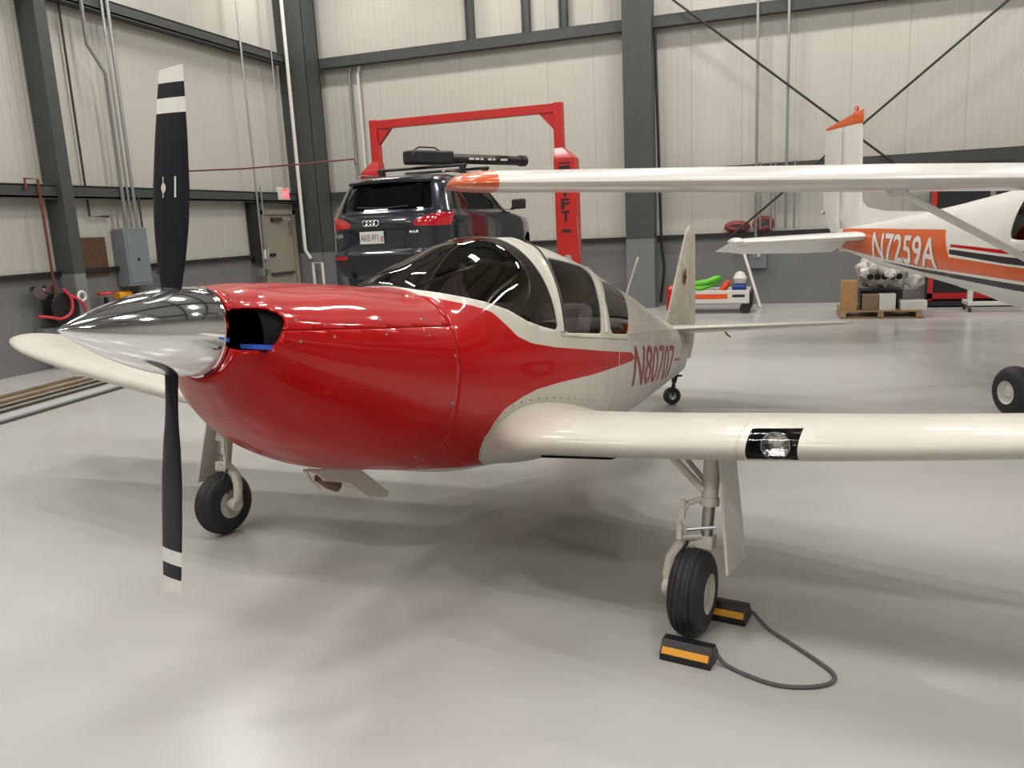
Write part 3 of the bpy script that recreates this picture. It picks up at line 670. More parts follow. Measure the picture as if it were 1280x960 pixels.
up_b = blade(1).build('propeller_blade', ['blade', 'blade_white'], sw, smooth=40)
dn_b = blade(-1).build('propeller_blade', ['blade', 'blade_white'], sw, smooth=40)
# small maker's mark on the upper blade
be = math.radians(12); cd = Vector((-math.sin(be), math.cos(be), 0)); nd = Vector((math.cos(be), math.sin(be), 0))
mb = MB()
def bp_(u, w, o=.0095): return HUB + Vector((0, 0, w)) + cd * u + nd * o
def quad(u0, w0, u1, w1): mb.add([bp_(u0, w0), bp_(u1, w0), bp_(u1, w1), bp_(u0, w1)], [(0, 1, 2, 3)])
quad(.022, .50, .030, .575)
mb.add([bp_(-.026 + .010 * math.cos(a), .535 + .018 * math.sin(a)) for a in [2 * PI * k / 12 for k in range(12)]], [tuple(range(12))])
quad(-.030, .50, -.026, .575)
mb.build('blade_mark', 'plastic', up_b, smooth=0, recalc=False)
for bl, s in ((up_b, 1), (dn_b, -1)):
    MB().lathe((1.565, 0, 1.305 + s * .10), (0, 0, s), [(0, .038), (.05, .036), (.06, .03)], 24).build('blade_root', 'black', bl)
# wings
def airfoil(n=22, th_=.15, camber=.02):
    pts = []
    def yt(x): return 5 * th_ * (.2969 * math.sqrt(x) - .126 * x - .3516 * x * x + .2843 * x ** 3 - .1036 * x ** 4)
    def yc(x): p = .3; return camber / p ** 2 * (2 * p * x - x * x) if x < p else camber / (1 - p) ** 2 * (1 - 2 * p + 2 * p * x - x * x)
    for k in range(n + 1): x = (1 + math.cos(PI * k / n)) / 2; pts.append((x, yc(x) + yt(x)))
    for k in range(1, n): x = (1 - math.cos(PI * k / n)) / 2; pts.append((x, yc(x) - yt(x)))
    return pts
# Y: (LE x, LE z, chord, relative thickness, incidence deg)
WS = [(.30, .02, .75, 1.70, .215, 1), (.46, .06, .765, 1.66, .20, 1), (.54, .12, .78, 1.62, .175, 1), (.64, .195, .795, 1.55, .15, 1), (.78, .24, .81, 1.50, .138, 1), (.95, .25, .822, 1.48, .135, 1), (1.30, .25, .846, 1.44, .135, 1), (1.75, .25, .882, 1.40, .135, 1),
      (2.4, .215, .938, 1.26, .132, .7), (3.2, .165, 1.025, 1.12, .122, .5), (3.65, .12, 1.085, 1.02, .114, .5), (3.9, .06, 1.13, .92, .120, 0), (4.08, -.03, 1.16, .76, .11, 0), (4.17, -.14, 1.172, .55, .10, 0), (4.21, -.26, 1.18, .30, .09, 0)]
_wf = [_pchip(np.array([w[0] for w in WS]), np.array([w[k] for w in WS])) for k in range(1, 6)]
def wsec(Y, s=1, n=36):
    lx, lz, ch, t_, inc = [q(Y) for q in _wf]; inc = math.radians(inc); out = []
    for x, z in airfoil(n, t_): out.append((lx - ch * (x * math.cos(inc) - z * math.sin(inc)), s * Y, lz + ch * (z * math.cos(inc) - x * math.sin(inc))))
    return out
def te(Y): return _wf[0](Y) - _wf[2](Y)
for s in (1, -1):
    ys = [.30 + (1.745 - .30) * k / 26 for k in range(27)]
    mb = MB().loft([wsec(y, s) for y in ys], cap=True); v, f = mb.v, mb.f
    main, fl_ = cut(v, f, lambda x, y, z: max(x - te(abs(y)) - .30, .75 - abs(y)))
    as_mb(main).build('inner_wing', 'cream', sw, smooth=70)
    _, fl_ = cut(*fl_, lambda x, y, z: x - te(abs(y)) - .29)
    as_mb(fl_).build('flap', 'cream', sw, smooth=40, solid=.004)
    MB().loft([[(x, y, z) for x, y, z in wsec(yy, s)] for yy in (1.742, 1.752)], cap=True).build('wing_joint', 'cream_worn', sw, smooth=40)
    ys = sorted([1.75 + .02 * k for k in range(14)] + [2.05 + (3.9 - 2.05) * k / 24 for k in range(25)] + [3.96, 4.02, 4.08, 4.12, 4.15, 4.17, 4.19, 4.21])
    mb = MB().loft([wsec(y, s, 36) for y in ys], cap=True); v, f = mb.v, mb.f
    if s == 1:
        lens, (v, f) = cuts(v, f, [lambda x, y, z: y - 1.785 + .0 * z, lambda x, y, z: 1.985 - y, lambda x, y, z: x - (_wf[0](y) - .115), lambda x, y, z: z - (_wf[1](y) - .040)])
    main, al = cut(v, f, lambda x, y, z: max(x - te(min(abs(y), 3.9)) - .24, abs(y) - 3.9))
    ow = as_mb(main).build('outer_wing', 'cream', sw, smooth=70)
    _, al = cut(*al, lambda x, y, z: x - te(min(abs(y), 3.9)) - .232)
    as_mb(al).build('aileron', 'cream', sw, smooth=40, solid=.004)
    if s == 1:
        as_mb(lens).build('light_cover', 'clear', ow, smooth=40, orient=lambda x, y, z: (x - .1, 0, z - .9))
        MB().box((.125, 1.885, .905), (.012, .186, .095)).box((.165, 1.790, .902), (.08, .005, .07)).box((.165, 1.981, .906), (.08, .005, .07)).box((.165, 1.885, .862), (.08, .186, .005)).build('light_box', 'blade', ow, smooth=0)
        MB().lathe((.188, 1.890, .906), (1, .25, .15), [(-.03, .02), (-.022, .036), (0, .055), (.003, .053), (-.018, .032), (-.024, 0)], 32).build('landing_light', 'lamp', ow)
        MB().lathe((.190, 1.890, .906), (1, .25, .15), [(-.004, .057), (.003, .057), (.003, .053), (-.004, .053)], 32).build('light_rim', 'steel', ow)
    # wheel well below the inner wing
    MB().box((-.03, s * .98, .762), (.34, .36, .016), R=Matrix.Rotation(-s * -.075, 3, 'X')).build('wheel_well', 'dark', sw, smooth=0)
# tail surfaces
def surf(name1, name2, stations, hinge, axis, m, tailm):
    """stations: list of (span, LEx, TEx, offset, thick); axis maps (x, n, span) -> xyz"""
    rings = []
    for sp, le, te_, off, th_ in stations:
        ch = le - te_; rings.append([axis(le - ch * x, z * ch, sp, off) for x, z in airfoil(14, th_, 0)])
    mb = MB().loft(rings, cap=True)
    a, b = cut(mb.v, mb.f, hinge)
    as_mb(a).build(name1, m, sw, smooth=40, solid=.004)
    _, b = cut(*b, lambda x, y, z: hinge(x, y, z) + .010)
    as_mb(b).build(name2, tailm, sw, smooth=40, solid=.004)
fin = [(1.10, -3.80, -4.62, 0, .10), (1.25, -3.76, -4.70, 0, .10), (1.42, -3.80, -4.74, 0, .10), (1.60, -3.92, -4.725, 0, .10), (1.85, -4.04, -4.69, 0, .10), (2.10, -4.165, -4.65, 0, .10), (2.28, -4.26, -4.62, 0, .10), (2.36, -4.31, -4.60, 0, .10), (2.41, -4.37, -4.57, 0, .09), (2.43, -4.43, -4.52, 0, .06)]
surf('fin', 'rudder', fin, lambda x, y, z: x - (-4.42 - .05 * (z - 1.4)), lambda x, n, sp, off: (x, n, sp), 'cream_worn', 'cream_worn')
for s in (1, -1):
    st_ = [(.03, -3.86, -4.72, 0, .10), (.12, -3.88, -4.72, 0, .10), (.5, -3.98, -4.70, .025, .10), (1.0, -4.10, -4.67, .058, .10), (1.4, -4.20, -4.63, .084, .10), (1.50, -4.25, -4.61, .09, .09), (1.56, -4.33, -4.56, .095, .06)]
    surf('stabilizer', 'elevator', st_, lambda x, y, z: x + 4.42, lambda x, n, sp, off, s=s: (x, s * sp, 1.392 + off + n), 'cream', 'cream')
MB().loft([[(x, sy, z) for x, sy, z in ((-4.25, -.095, 1.2), (-4.25, 0, 1.375), (-4.25, .095, 1.2), (-4.25, 0, .96))], [(-4.45, -.03, 1.17), (-4.45, 0, 1.38), (-4.45, .03, 1.17), (-4.45, 0, 1.0)]]).build('tail_cone', 'cream_worn', sw, smooth=0)
MB().tube([(-4.60, .35, 1.40), (-4.66, .35, 1.36), (-4.80, .35, 1.33)], .010).build('trim_tab_horn', 'black', sw)
# fin emblem: small red shield with a dark bird shape
mb = MB()
fp = lambda x, z, o=.003: (x, .046 * (1 - .0 * x) * .95 + o, z)
mb.add([fp(-4.205 + .035 * math.cos(a) * (1 if math.sin(a) > 0 else 1), 1.905 + .085 * math.sin(a)) for a in [2 * PI * k / 6 for k in range(6)]], [(0, 1, 2, 3, 4, 5)])
mb.build('fin_emblem', 'number', sw, smooth=0, recalc=False)
mb = MB().add([fp(x, z, .006) for x, z in ((-4.205, 2.03), (-4.195, 1.93), (-4.155, 1.90), (-4.195, 1.885), (-4.205, 1.80), (-4.215, 1.885), (-4.255, 1.90), (-4.215, 1.93))], [(0, 1, 7), (1, 2, 3), (1, 3, 5, 7), (3, 4, 5), (5, 6, 7)])
mb.build('emblem_bird', 'black', sw, smooth=0, recalc=False)
# antennas
MB().tube([(-2.80, 0, 1.62), (-3.06, 0, 1.99)], .010, 8).build('whip_antenna', 'plastic', sw)
MB().tube([(-1.72, .1, 1.82), (-1.62, .1, 2.14)], .003, 6).build('wire_antenna', 'steel', sw)
MB().lathe((-1.66, .02, 1.835), (0, 0, 1), [(-.02, .035), (0.02, .032), (.045, .02), (.05, 0)], 16).build('beacon_dome', 'cream', sw)
# belly: cowl flap, exhaust
MB().prism([(.90, .70), (.53, .66), (.30, .505), (.31, .478), (.45, .50), (.60, .595), (.76, .628), (.80, .66)], lambda p: (p[0], .0, p[1]), lambda p: (p[0], .016, p[1])).build('cowl_flap', 'cream', sw, smooth=0, bevel=.003)
MB().add([(.70, -.16, .665), (.70, .0, .665), (.31, .0, .495), (.31, -.16, .495), (.70, -.16, .65), (.70, .0, .65), (.31, .0, .482), (.31, -.16, .482)], [(0, 1, 2, 3), (7, 6, 5, 4), (0, 4, 5, 1), (1, 5, 6, 2), (2, 6, 7, 3), (3, 7, 4, 0)]).build('flap_panel', 'cream', sw, smooth=0)
MB().tube([(.90, .02, .70), (.86, .02, .645), (.80, .02, .598)], .008, 8).build('breather_tube', 'cream', sw)
MB().tube([(.74, -.05, .64), (.68, -.04, .60), (.63, -.03, .578)], [.026, .028, .028], 14).build('exhaust_pipe', 'brown', sw)
# gear
def tyre(c, ax, R, w, parent, hubm='cream', hub_r=.45, n=48, grooves=True, nm='tyre'):
    c = Vector(c); ax = Vector(ax).normalized(); r0 = R * hub_r; pr_ = []
    for k in range(33):
        a = PI * k / 32; h = -w / 2 * math.cos(a); q = r0 + (R - r0) * (abs(math.sin(a)) ** .62)
        pr_.append((h, q))
    pr2 = []
    for i, (h, q) in enumerate(pr_):
        if grooves and abs(h) < w * .30:
            g_ = min(abs(h - j * w * .15) for j in (-1.5, -.5, .5, 1.5))
            q = q - (.007 if g_ < w * .03 else 0)
        pr2.append((h, q))
    t_ = MB().lathe(c, ax, pr2, n).build(nm, 'rubber', parent, smooth=50)
    MB().lathe(c, ax, [(-w * .34, r0 * .25), (-w * .40, r0 * .55), (-w * .44, r0 * .95), (-w * .48, r0 * 1.03), (-w * .46, r0 * 1.07), (w * .46, r0 * 1.07), (w * .48, r0 * 1.03), (w * .44, r0 * .95), (w * .38, r0 * .85), (w * .34, r0 * .55), (w * .40, r0 * .4), (w * .42, 0)], 36).build('wheel_rim', hubm, parent, smooth=30)
    return t_
for s in (1, -1):
    WC = Vector((.03, s * 1.53, .200))
    t_ = tyre(WC, (0, s, 0), .2, .155, sw)
    in_ = WC + Vector((0, -s * .105, 0))
    leg = MB().tube([(.0, s * 1.585, .83), (.0, s * 1.58, .60)], .037, 16).tube([(0, s * 1.58, .625), (0, s * 1.58, .59)], .043, 16).build('gear_leg', 'cream', sw)
    MB().tube([(.0, s * 1.58, .60), (.0, s * 1.572, .44)], .027, 16).build('shock_piston', 'steel', leg)
    mb = MB().tube([(0, s * 1.60, .415), (0, s * 1.52, .415), (.005, s * 1.455, .385), (.012, s * 1.422, .33), (.02, s * 1.41, .26), tuple(in_ + Vector((0, 0, -.01)))], [.036, .036, .032, .030, .027, .026], 14)
    mb.tube([tuple(in_ + Vector((0, -s * .02, 0))), tuple(WC)], .03, 14).lathe(in_ + Vector((0, -s * .0, 0)), (0, s, 0), [(-.03, 0), (-.03, .04), (.03, .04), (.03, 0)], 20)
    mb.box((0, s * 1.57, .425), (.07, .08, .06))
    mb.build('wheel_fork', 'cream', leg, bevel=.006)
    MB().tube([(.06, s * 1.50, .60), (.075, s * 1.47, .52), (.05, s * 1.47, .43)], .012, 8).tube([(.06, s * 1.50, .60), (.0, s * 1.56, .62)], .014, 8).tube([(.03, s * 1.56, .455), (.05, s * 1.47, .44)], .014, 8).box((.072, s * 1.48, .57), (.02, .022, .09)).box((.068, s * 1.47, .47), (.02, .022, .07)).build('torque_link', 'cream', leg)
    MB().tube([(.05, s * 1.40, .81), (.03, s * 1.56, .66)], .017, 10).tube([(-.05, s * 1.42, .81), (0, s * 1.57, .68)], .012, 10).build('side_brace', 'cream', leg)
    MB().tube([(.02, s * 1.62, .50), (.06, s * 1.50, .48)], .008, 6).build('door_link', 'steel', leg)
    MB().tube([(.03, s * 1.50, .42), (.09, s * 1.47, .36), (.06, s * 1.45, .27)], .007, 6).build('brake_line', 'black', leg)
    q0, q1 = [(.06, s * 1.625, .81), (-.16, s * 1.635, .81)], [(.10, s * 1.69, .315), (-.17, s * 1.70, .335)]
    mb = MB(); o_ = Vector((0, s * .012, .002))
    P4 = [Vector(q0[0]), Vector(q0[1]), Vector(q1[1]), Vector(q1[0])]
    mb.add([p for p in P4] + [p + o_ for p in P4], [(0, 1, 2, 3), (7, 6, 5, 4), (0, 4, 5, 1), (1, 5, 6, 2), (2, 6, 7, 3), (3, 7, 4, 0)])
    mb.build('gear_door', 'cream', sw, smooth=0, bevel=.004)
    if s == -1: MB().box((-.03, s * 1.640 + .0, .62), (.02, .018, .36)).build('door_stiffener', 'cream', sw, smooth=0)
# tail wheel
TW = Vector((-4.262, -.06, .725))
TA = Vector((.86, .5, 0)).normalized()
tyre(TW, TA, .088, .07, sw, 'steel', .45, 28, False, 'tail_tyre')
mb = MB()
for q in (1, -1): mb.tube([TW + TA * (.045 * q), TW + TA * (.045 * q) + Vector((-.01, .01, .10)), TW + Vector((-.01, .01, .14))], .012)
mb.tube([TW + Vector((-.01, .01, .13)), TW + Vector((-.04, .04, .30))], .026).tube([TW + Vector((.02, .01, .17)), TW + Vector((.16, .05, .30))], .016).tube([TW + Vector((-.04, .03, .2)), TW + Vector((-.12, .05, .2))], .012).build('tail_wheel_fork', 'black', sw)
bpy.context.view_layer.update()
# wheel chocks with rope
def chock(name, c, rz, label):
    e = empty(name, c, label, 'chock', rz, 'black wheel chocks on a rope')
    prof = [(-.062, 0), (.062, 0), (.062, .03), (.022, .082), (-.022, .082), (-.062, .03)]
    MB().loft([[(-.11, y, z) for y, z in prof], [(.11, y, z) for y, z in prof]]).build('chock_body', 'black', e, smooth=0, bevel=.004)
    MB().add([(-.10, -.0635, .034), (.10, -.0635, .034), (.10, -.045, .057), (-.10, -.045, .057)], [(0, 1, 2, 3)]).build('yellow_band', 'yellow', e, smooth=0, recalc=False, solid=-.002)
    MB().lathe((-.11, 0, .04), (-1, 0, 0), [(0, .012), (.006, .010), (.006, 0)], 10).build('rope_eye', 'steel', e)
    return e
AX = math.atan2(_b.y, _b.x)
chock('wheel_chock', (-.36, 3.19, 0), AX, 'black chock with a yellow band lying in front of the near wheel')
chock('wheel_chock', (-.24, 3.60, 0), AX, 'black chock with a yellow band lying behind the near wheel')
rp = [(-.24, 3.165, .045), (-.2, 3.15, .012), (-.1, 3.09, .010), (.0, 3.055, .010), (.1, 3.065, .010), (.19, 3.11, .010), (.215, 3.18, .010), (.16, 3.27, .010), (.05, 3.40, .010), (-.04, 3.50, .012), (-.115, 3.585, .045)]
single(MB().tube(smooth_path(rp), .0085, 8), 'chock_rope', 'rope', 'grey rope looped on the floor joining the two chocks', 'rope', rp[0])
# ------------------------------------------------------------------ the white and orange high-wing aeroplane
CT = -1.1367
CO = Vector((3.485, 7.109, 0)); CF = Vector((math.cos(CT), math.sin(CT), 0)); CS = Vector((math.sin(CT), -math.cos(CT), 0))
# local frame: x forward, y to port, z up  (starboard = -y)
ce_ = empty('airplane', CO, 'white and orange high-wing aeroplane parked behind on the right', 'airplane', CT)
CST = [(-6.45, .05, 1.56, 1.24, 1.42), (-6.2, .09, 1.58, 1.22, 1.42), (-5.2, .20, 1.66, 1.05, 1.40), (-4.4, .28, 1.745, .985, 1.38), (-3.6, .36, 1.84, .90, 1.35), (-3.15, .41, 1.90, .85, 1.34), (-2.65, .47, 1.975, .77, 1.32), (-2.25, .52, 2.06, .72, 1.30), (-1.9, .55, 2.10, .69, 1.28),
       (-1.0, .57, 2.12, .66, 1.26), (-.3, .57, 2.10, .66, 1.25), (.15, .56, 1.95, .66, 1.22), (.55, .54, 1.62, .67, 1.18), (1.1, .50, 1.56, .72, 1.15), (1.6, .42, 1.50, .80, 1.15), (1.8, .30, 1.42, .90, 1.15), (1.85, .10, 1.25, 1.05, 1.15)]
_cf = [_pchip(np.array([c[0] for c in CST]), np.array([c[k] for c in CST])) for k in range(1, 5)]
def cring(x, n=96):
    w, zt, zb, zm = [q(x) for q in _cf]; out = []
    e = 2.6 if x > -3.5 else 2.3
    for k in range(n):
        t = 2 * PI * k / n; c, s_ = math.cos(t), math.sin(t); hh = (zt - zm) if s_ >= 0 else (zm - zb)
        out.append((x, w * math.copysign(abs(c) ** (2 / e), c), zm + hh * math.copysign(abs(s_) ** (2 / (e if s_ < 0 else 2.3)), s_)))
    return out
def cy(x, z):
    w, zt, zb, zm = [q(x) for q in _cf]; e = 2.3 if z >= zm else (2.6 if x > -3.5 else 2.3); hh = (zt - zm) if z >= zm else (zm - zb)
    return w * max(0, 1 - min(1, abs(z - zm) / hh) ** e) ** (1 / e)
N_ = 150; xs = [-6.45 + (1.85 + 6.45) * k / N_ for k in range(N_ + 1)]
mb = MB().loft([cring(x) for x in xs]); v, f = mb.v, mb.f
w1 = lambda x, y, z: smin(x + 2.33 + (z - 1.45) * -.10, -1.42 - x, z - 1.47, 1.96 - z + (x + 1.9) * .1, k=.03)
w2 = lambda x, y, z: smin(x + 1.32, .15 - x, z - 1.47, 1.96 - z, k=.03)
w3 = lambda x, y, z: smin(x - .20 - (1.95 - z) * .0, z - 1.64 + (x - .2) * .0, .85 - x, k=.02)
gl = []
for fn in (w1, w2, w3):
    a_, (v, f) = cut(v, f, fn); gl.append(a_)
up_o = lambda x: interp(x, [(-3.56, 1.558), (-3.50, 1.552), (-3.47, 1.42), (-3.44, 1.262), (-2.3, 1.214), (1.9, 1.1)])
lo_o = lambda x: interp(x, [(-6.3, 1.275), (-4.98, 1.175), (-4.1, 1.115), (-3.6, 1.11), (-2.28, 1.085), (1.9, .98)])
def band(vf, lo_, hi_, x0):
    return cuts(vf[0], vf[1], [lambda x, y, z: z - interp(x, lo_), lambda x, y, z: interp(x, hi_) - z, lambda x, y, z: x - x0])
org, (v, f) = cuts(v, f, [lambda x, y, z: up_o(x) - z, lambda x, y, z: z - lo_o(x), lambda x, y, z: x + 6.28])
bl1, (v, f) = band((v, f), [(-5.1, 1.14), (-4.1, 1.05), (-2.28, .985), (1.9, .88)], [(-5.1, 1.145), (-4.1, 1.092), (-2.28, 1.052), (1.9, .95)], -5.05)
bl2, (v, f) = band((v, f), [(-3.4, 1.292), (-2.4, 1.238), (1.9, 1.13)], [(-3.4, 1.345), (-2.4, 1.305), (1.9, 1.2)], -3.40)
rd, (v, f) = band((v, f), [(-3.3, 1.368), (-2.5, 1.335), (1.9, 1.24)], [(-3.3, 1.40), (-2.5, 1.372), (1.9, 1.3)], -3.38)
as_mb((v, f), org, bl1, bl2, rd).build('fuselage', ['white', 'orange', 'black', 'black', 'red'], ce_, smooth=50, solid=.008, weld=True)
for a_ in gl: as_mb(a_).build('cabin_window', 'glass', ce_, smooth=50, orient=lambda x, y, z: (0, y, z - 1.3))
MB().loft([[(x, p[1] * .93, min(p[2], 1.45)) for p in cring(x, 32)] for x in (-2.4, -1.5, -.5, .3)]).box((-2.38, 0, 1.42), (.03, .74, .7)).box((-1.0, .25, 1.45), (.12, .42, .6)).build('cabin_interior', 'trimcloth', ce_, smooth=0)
# letters on starboard side
def on_c(u, v_):
    x = -5.28 + u; z = 1.165 + v_ - .055 * (u / 1.6) + .0; z = z + .0
    return (x, -(cy(x, z) + .006), z)
letters('N7259A', on_c, 1.60, .355, 'registration_letter', 'white', ce_, bold=.016, shear=.12)
# wing, one piece over the cabin
def csec(Y, le, ch, zc_, t_):
    return [(le - ch * x, -Y, zc_ + ch * z) for x, z in airfoil(18, t_, .02)]
def wing_z(Y): return 1.925 + abs(Y) * .034
for s in (1, -1):
    ys = [0, 1.5, 2.7, 3.5, 4.5, 5.3, 5.62]
    MB().loft([csec(s * y, -.30, 1.66 - max(0, y - 2.7) * .12, wing_z(y), .118 - max(0, y - 2.7) * .004) for y in ys]).build('wing', 'white', ce_, smooth=40)
    tips = [(5.62, 0, 1), (5.66, .004, 1), (5.74, .02, .97), (5.82, .07, .88), (5.88, .14, .74), (5.92, .25, .50), (5.94, .36, .25)]
    L_ = 1.66 - 2.92 * .12
    MB().loft([csec(s * y, -.30 - d_, L_ * (1 - (1 - k_) * .9 - d_ * .1), wing_z(y) + .0, .107 * (k_ ** .5)) for y, d_, k_ in tips]).build('wing_tip', 'orange', ce_, smooth=40)
    MB().loft([[(-.62 + .075 * math.cos(a), y, z + .02 * math.sin(a)) for a in [2 * PI * q / 16 for q in range(16)]] for y, z in ((-s * 2.72, 1.95), (-s * .54, .83))]).build('wing_strut', 'white', ce_)
    MB().lathe((-.62, -s * 2.72, 1.93), (0, 0, 1), [(-.02, .05), (.03, .09)], 16).build('strut_fairing', 'white', ce_)
    # gear leg and wheel
    cw = Vector((-1.28, -s * 1.16, .225))
    tyre(cw, (0, -s, 0), .225, .18, ce_, 'plastic', .45, 36, False)
    MB().tube([(-1.2, -s * .45, .80), (-1.23, -s * .8, .55), (-1.26, -s * 1.02, .26), tuple(cw)], [.045, .035, .03, .028], 10).build('gear_leg', 'white', ce_)
cn = Vector((.9, 0, .19)); tyre(cn, (0, 1, 0), .19, .14, ce_, 'plastic', .45, 28, False)
MB().tube([(.95, 0, .85), (.92, 0, .45), (.9, .1, .40), (.9, .1, .19)], .03).build('nose_gear_leg', 'white', ce_)
MB().lathe((1.84, 0, 1.15), (1, 0, 0), [(0, 0), (0, .16), (.12, .13), (.25, .04), (.28, 0)], 24).build('spinner', 'white', ce_)
for q in (1, -1): MB().add([(1.92, q * .05, 1.10), (1.94, q * .05, 1.2), (1.94, q * .95, 1.19), (1.925, q * .95, 1.11), (1.93, q * .05, 1.10), (1.95, q * .05, 1.2), (1.95, q * .95, 1.19), (1.935, q * .95, 1.11)], [(0, 1, 2, 3), (7, 6, 5, 4), (0, 4, 5, 1), (1, 5, 6, 2), (2, 6, 7, 3), (3, 7, 4, 0)]).build('propeller_blade', 'black', ce_, smooth=0)
# tail
def csurf(n1, n2, stn, hinge, ax, m1='white', m2='white'):
    mb = MB().loft([[ax(le - (le - te_) * x, z * (le - te_), sp) for x, z in airfoil(12, th_, 0)] for sp, le, te_, th_ in stn])
    a_, b_ = cut(mb.v, mb.f, hinge); pa = as_mb(a_).build(n1, m1, ce_, smooth=40, solid=.004)
    _, b_ = cut(*b_, lambda x, y, z: hinge(x, y, z) + .012); pb = as_mb(b_).build(n2, m2, ce_, smooth=40, solid=.004)
    return pa, pb
fa = lambda x, n, sp: (x, n, sp)
pf, prd = csurf('fin', 'rudder', [(1.50, -5.55, -6.75, .08), (1.75, -5.86, -6.98, .08), (2.0, -5.90, -7.0, .08), (2.9, -5.94, -6.98, .075), (2.98, -5.95, -6.97, .07)], lambda x, y, z: x + 6.42, fa)
MB().loft([[(-5.93 - (1.04) * x, z * 1.04, zt + (1 - x) * .0 + sl * (1 - x)) for x, z in airfoil(12, th_, 0)] for zt, sl, th_ in ((2.985, 0.0, .08), (3.0, .06, .085), (3.01, .12, .07), (3.015, .15, .03))]).build('fin_cap', 'orange', ce_, smooth=40)
MB().lathe((-6.12, 0, 3.13), (0, 0, 1), [(-.03, .045), (.02, .04), (.03, .03)], 14).build('beacon_base', 'orange', pf)
MB().lathe((-6.12, 0, 3.16), (0, 0, 1), [(0, .03), (.04, .03), (.07, .015), (.075, 0)], 14).build('beacon', 'taillight', pf)
MB().lathe((-7.0, -.0, 1.79), (-1, 0, 0), [(-.06, .03), (.02, .03), (.05, .015), (.055, 0)], 12).build('tail_light', 'plastic', prd)
for k in range(11):
    MB().add([(-6.48, -.037, 1.72 + .115 * k), (-6.48, .037, 1.72 + .115 * k), (-6.94, .008, 1.72 + .115 * k), (-6.94, -.008, 1.72 + .115 * k), (-6.48, -.037, 1.735 + .115 * k), (-6.48, .037, 1.735 + .115 * k), (-6.94, .008, 1.735 + .115 * k), (-6.94, -.008, 1.735 + .115 * k)], [(0, 3, 2, 1), (4, 5, 6, 7), (0, 1, 5, 4), (1, 2, 6, 5), (2, 3, 7, 6), (3, 0, 4, 7)]).build('rudder_rib', 'white', prd, smooth=0)
mb = MB()
for s in (1, -1): pass
mb.loft([[(-6.0, sy, z) for sy, z in ((-.05, 1.55), (0, 2.0), (.05, 1.55))], [(-5.75, sy, z) for sy, z in ((-.05, 1.55), (0, 1.84), (.05, 1.55))], [(-5.3, sy, z) for sy, z in ((-.05, 1.55), (0, 1.78), (.05, 1.55))], [(-4.2, sy, z) for sy, z in ((-.02, 1.6), (0, 1.75), (.02, 1.6))]]).build('dorsal_fillet', 'white', ce_, smooth=60)
for s in (1, -1):
    def sa(x, n, sp, s=s):
        dz = 0.0 if x > -6.03 else (x + 6.03) * .42
        return (x, -s * sp, 1.455 + n + dz)
    csurf('stabilizer', 'elevator', [(.06, -5.46, -6.62, .11), (.5, -5.50, -6.60, .11), (1.5, -5.62, -6.50, .115), (1.72, -5.66, -6.42, .11), (1.78, -5.72, -6.36, .08)], lambda x, y, z: x + 6.03, sa)
    MB().loft([[(-5.72 - .14 * (1 - math.cos(a)) , -s * yy, 1.465 + hh * math.sin(a)) for a in [2 * PI * q / 14 for q in range(14)]] for yy, hh in ((1.79, .05), (1.84, .055), (1.88, .045), (1.91, .01))]).loft([[(-5.85, -s * 1.79, 1.50), (-5.85, -s * 1.79, 1.44), (-5.85, -s * 1.90, 1.47)], [(-6.3, -s * 1.80, 1.33), (-6.3, -s * 1.80, 1.30), (-6.3, -s * 1.97, 1.32)]]).build('elevator_horn', 'white', ce_)

# ------------------------------------------------------------------ red two-post lift
lf_ = empty('car_lift', (-5.13, 13.1, 0), 'red two-post car lift with a cross beam, holding up the dark car', 'lift')
def taper_box(mb, a, b):
    """a, b: (x0, x1, y0, y1, z)"""
    (ax0, ax1, ay0, ay1, az), (bx0, bx1, by0, by1, bz) = a, b
    return mb.add([(ax0, ay0, az), (ax1, ay0, az), (ax1, ay1, az), (ax0, ay1, az), (bx0, by0, bz), (bx1, by0, bz), (bx1, by1, bz), (bx0, by1, bz)], [(0, 3, 2, 1), (4, 5, 6, 7), (0, 1, 5, 4), (1, 2, 6, 5), (2, 3, 7, 6), (3, 0, 4, 7)])
for s in (1, -1):
    def X2(a, b): return (min(s * a, s * b), max(s * a, s * b))
    mb = MB(); xa, xb = X2(1.575, 1.925)
    taper_box(mb, (xa, xb, -.15, .15, .0), (xa, xb, -.15, .15, 2.84))
    ua, ub = X2(1.575, 1.72)
    taper_box(mb, (xa, xb, -.15, .15, 2.84), (ua, ub, -.1, .1, 3.02))
    mb.build('post', 'liftred', lf_, smooth=0, bevel=.01)
    mb = MB(); taper_box(mb, (ua, ub, -.08, .08, 3.02), (ua, ub, -.08, .08, 3.72)); mb.build('post_extension', 'liftred', lf_, smooth=0, bevel=.008)
    MB().add([(s * 1.58, -.05, 3.30), (s * 1.58, -.05, 3.60), (s * 1.30, -.05, 3.60), (s * 1.58, .05, 3.30), (s * 1.58, .05, 3.60), (s * 1.30, .05, 3.60)], [(0, 1, 2), (5, 4, 3), (0, 3, 4, 1), (1, 4, 5, 2), (2, 5, 3, 0)]).build('gusset', 'liftred', lf_, smooth=0)
    MB().box((s * 1.78, 0, .02), (.6, .5, .04)).build('base_plate', 'liftred', lf_, smooth=0)
    MB().box((s * 1.55, -.0, .95), (.22, .34, .5)).build('carriage', 'liftred', lf_, smooth=0, bevel=.01)
    for q in (1, -1):
        MB().tube([(s * 1.5, q * .12, .80), (s * .72, q * 1.15, .80)], .06, 4).tube([(s * .72, q * 1.15, .78), (s * .72, q * 1.15, 1.05)], .05, 10).build('lift_arm', 'liftred', lf_)
MB().box((0, 0, 3.64), (3.30, .14, .14)).build('cross_beam', 'liftred', lf_, smooth=0, bevel=.008)
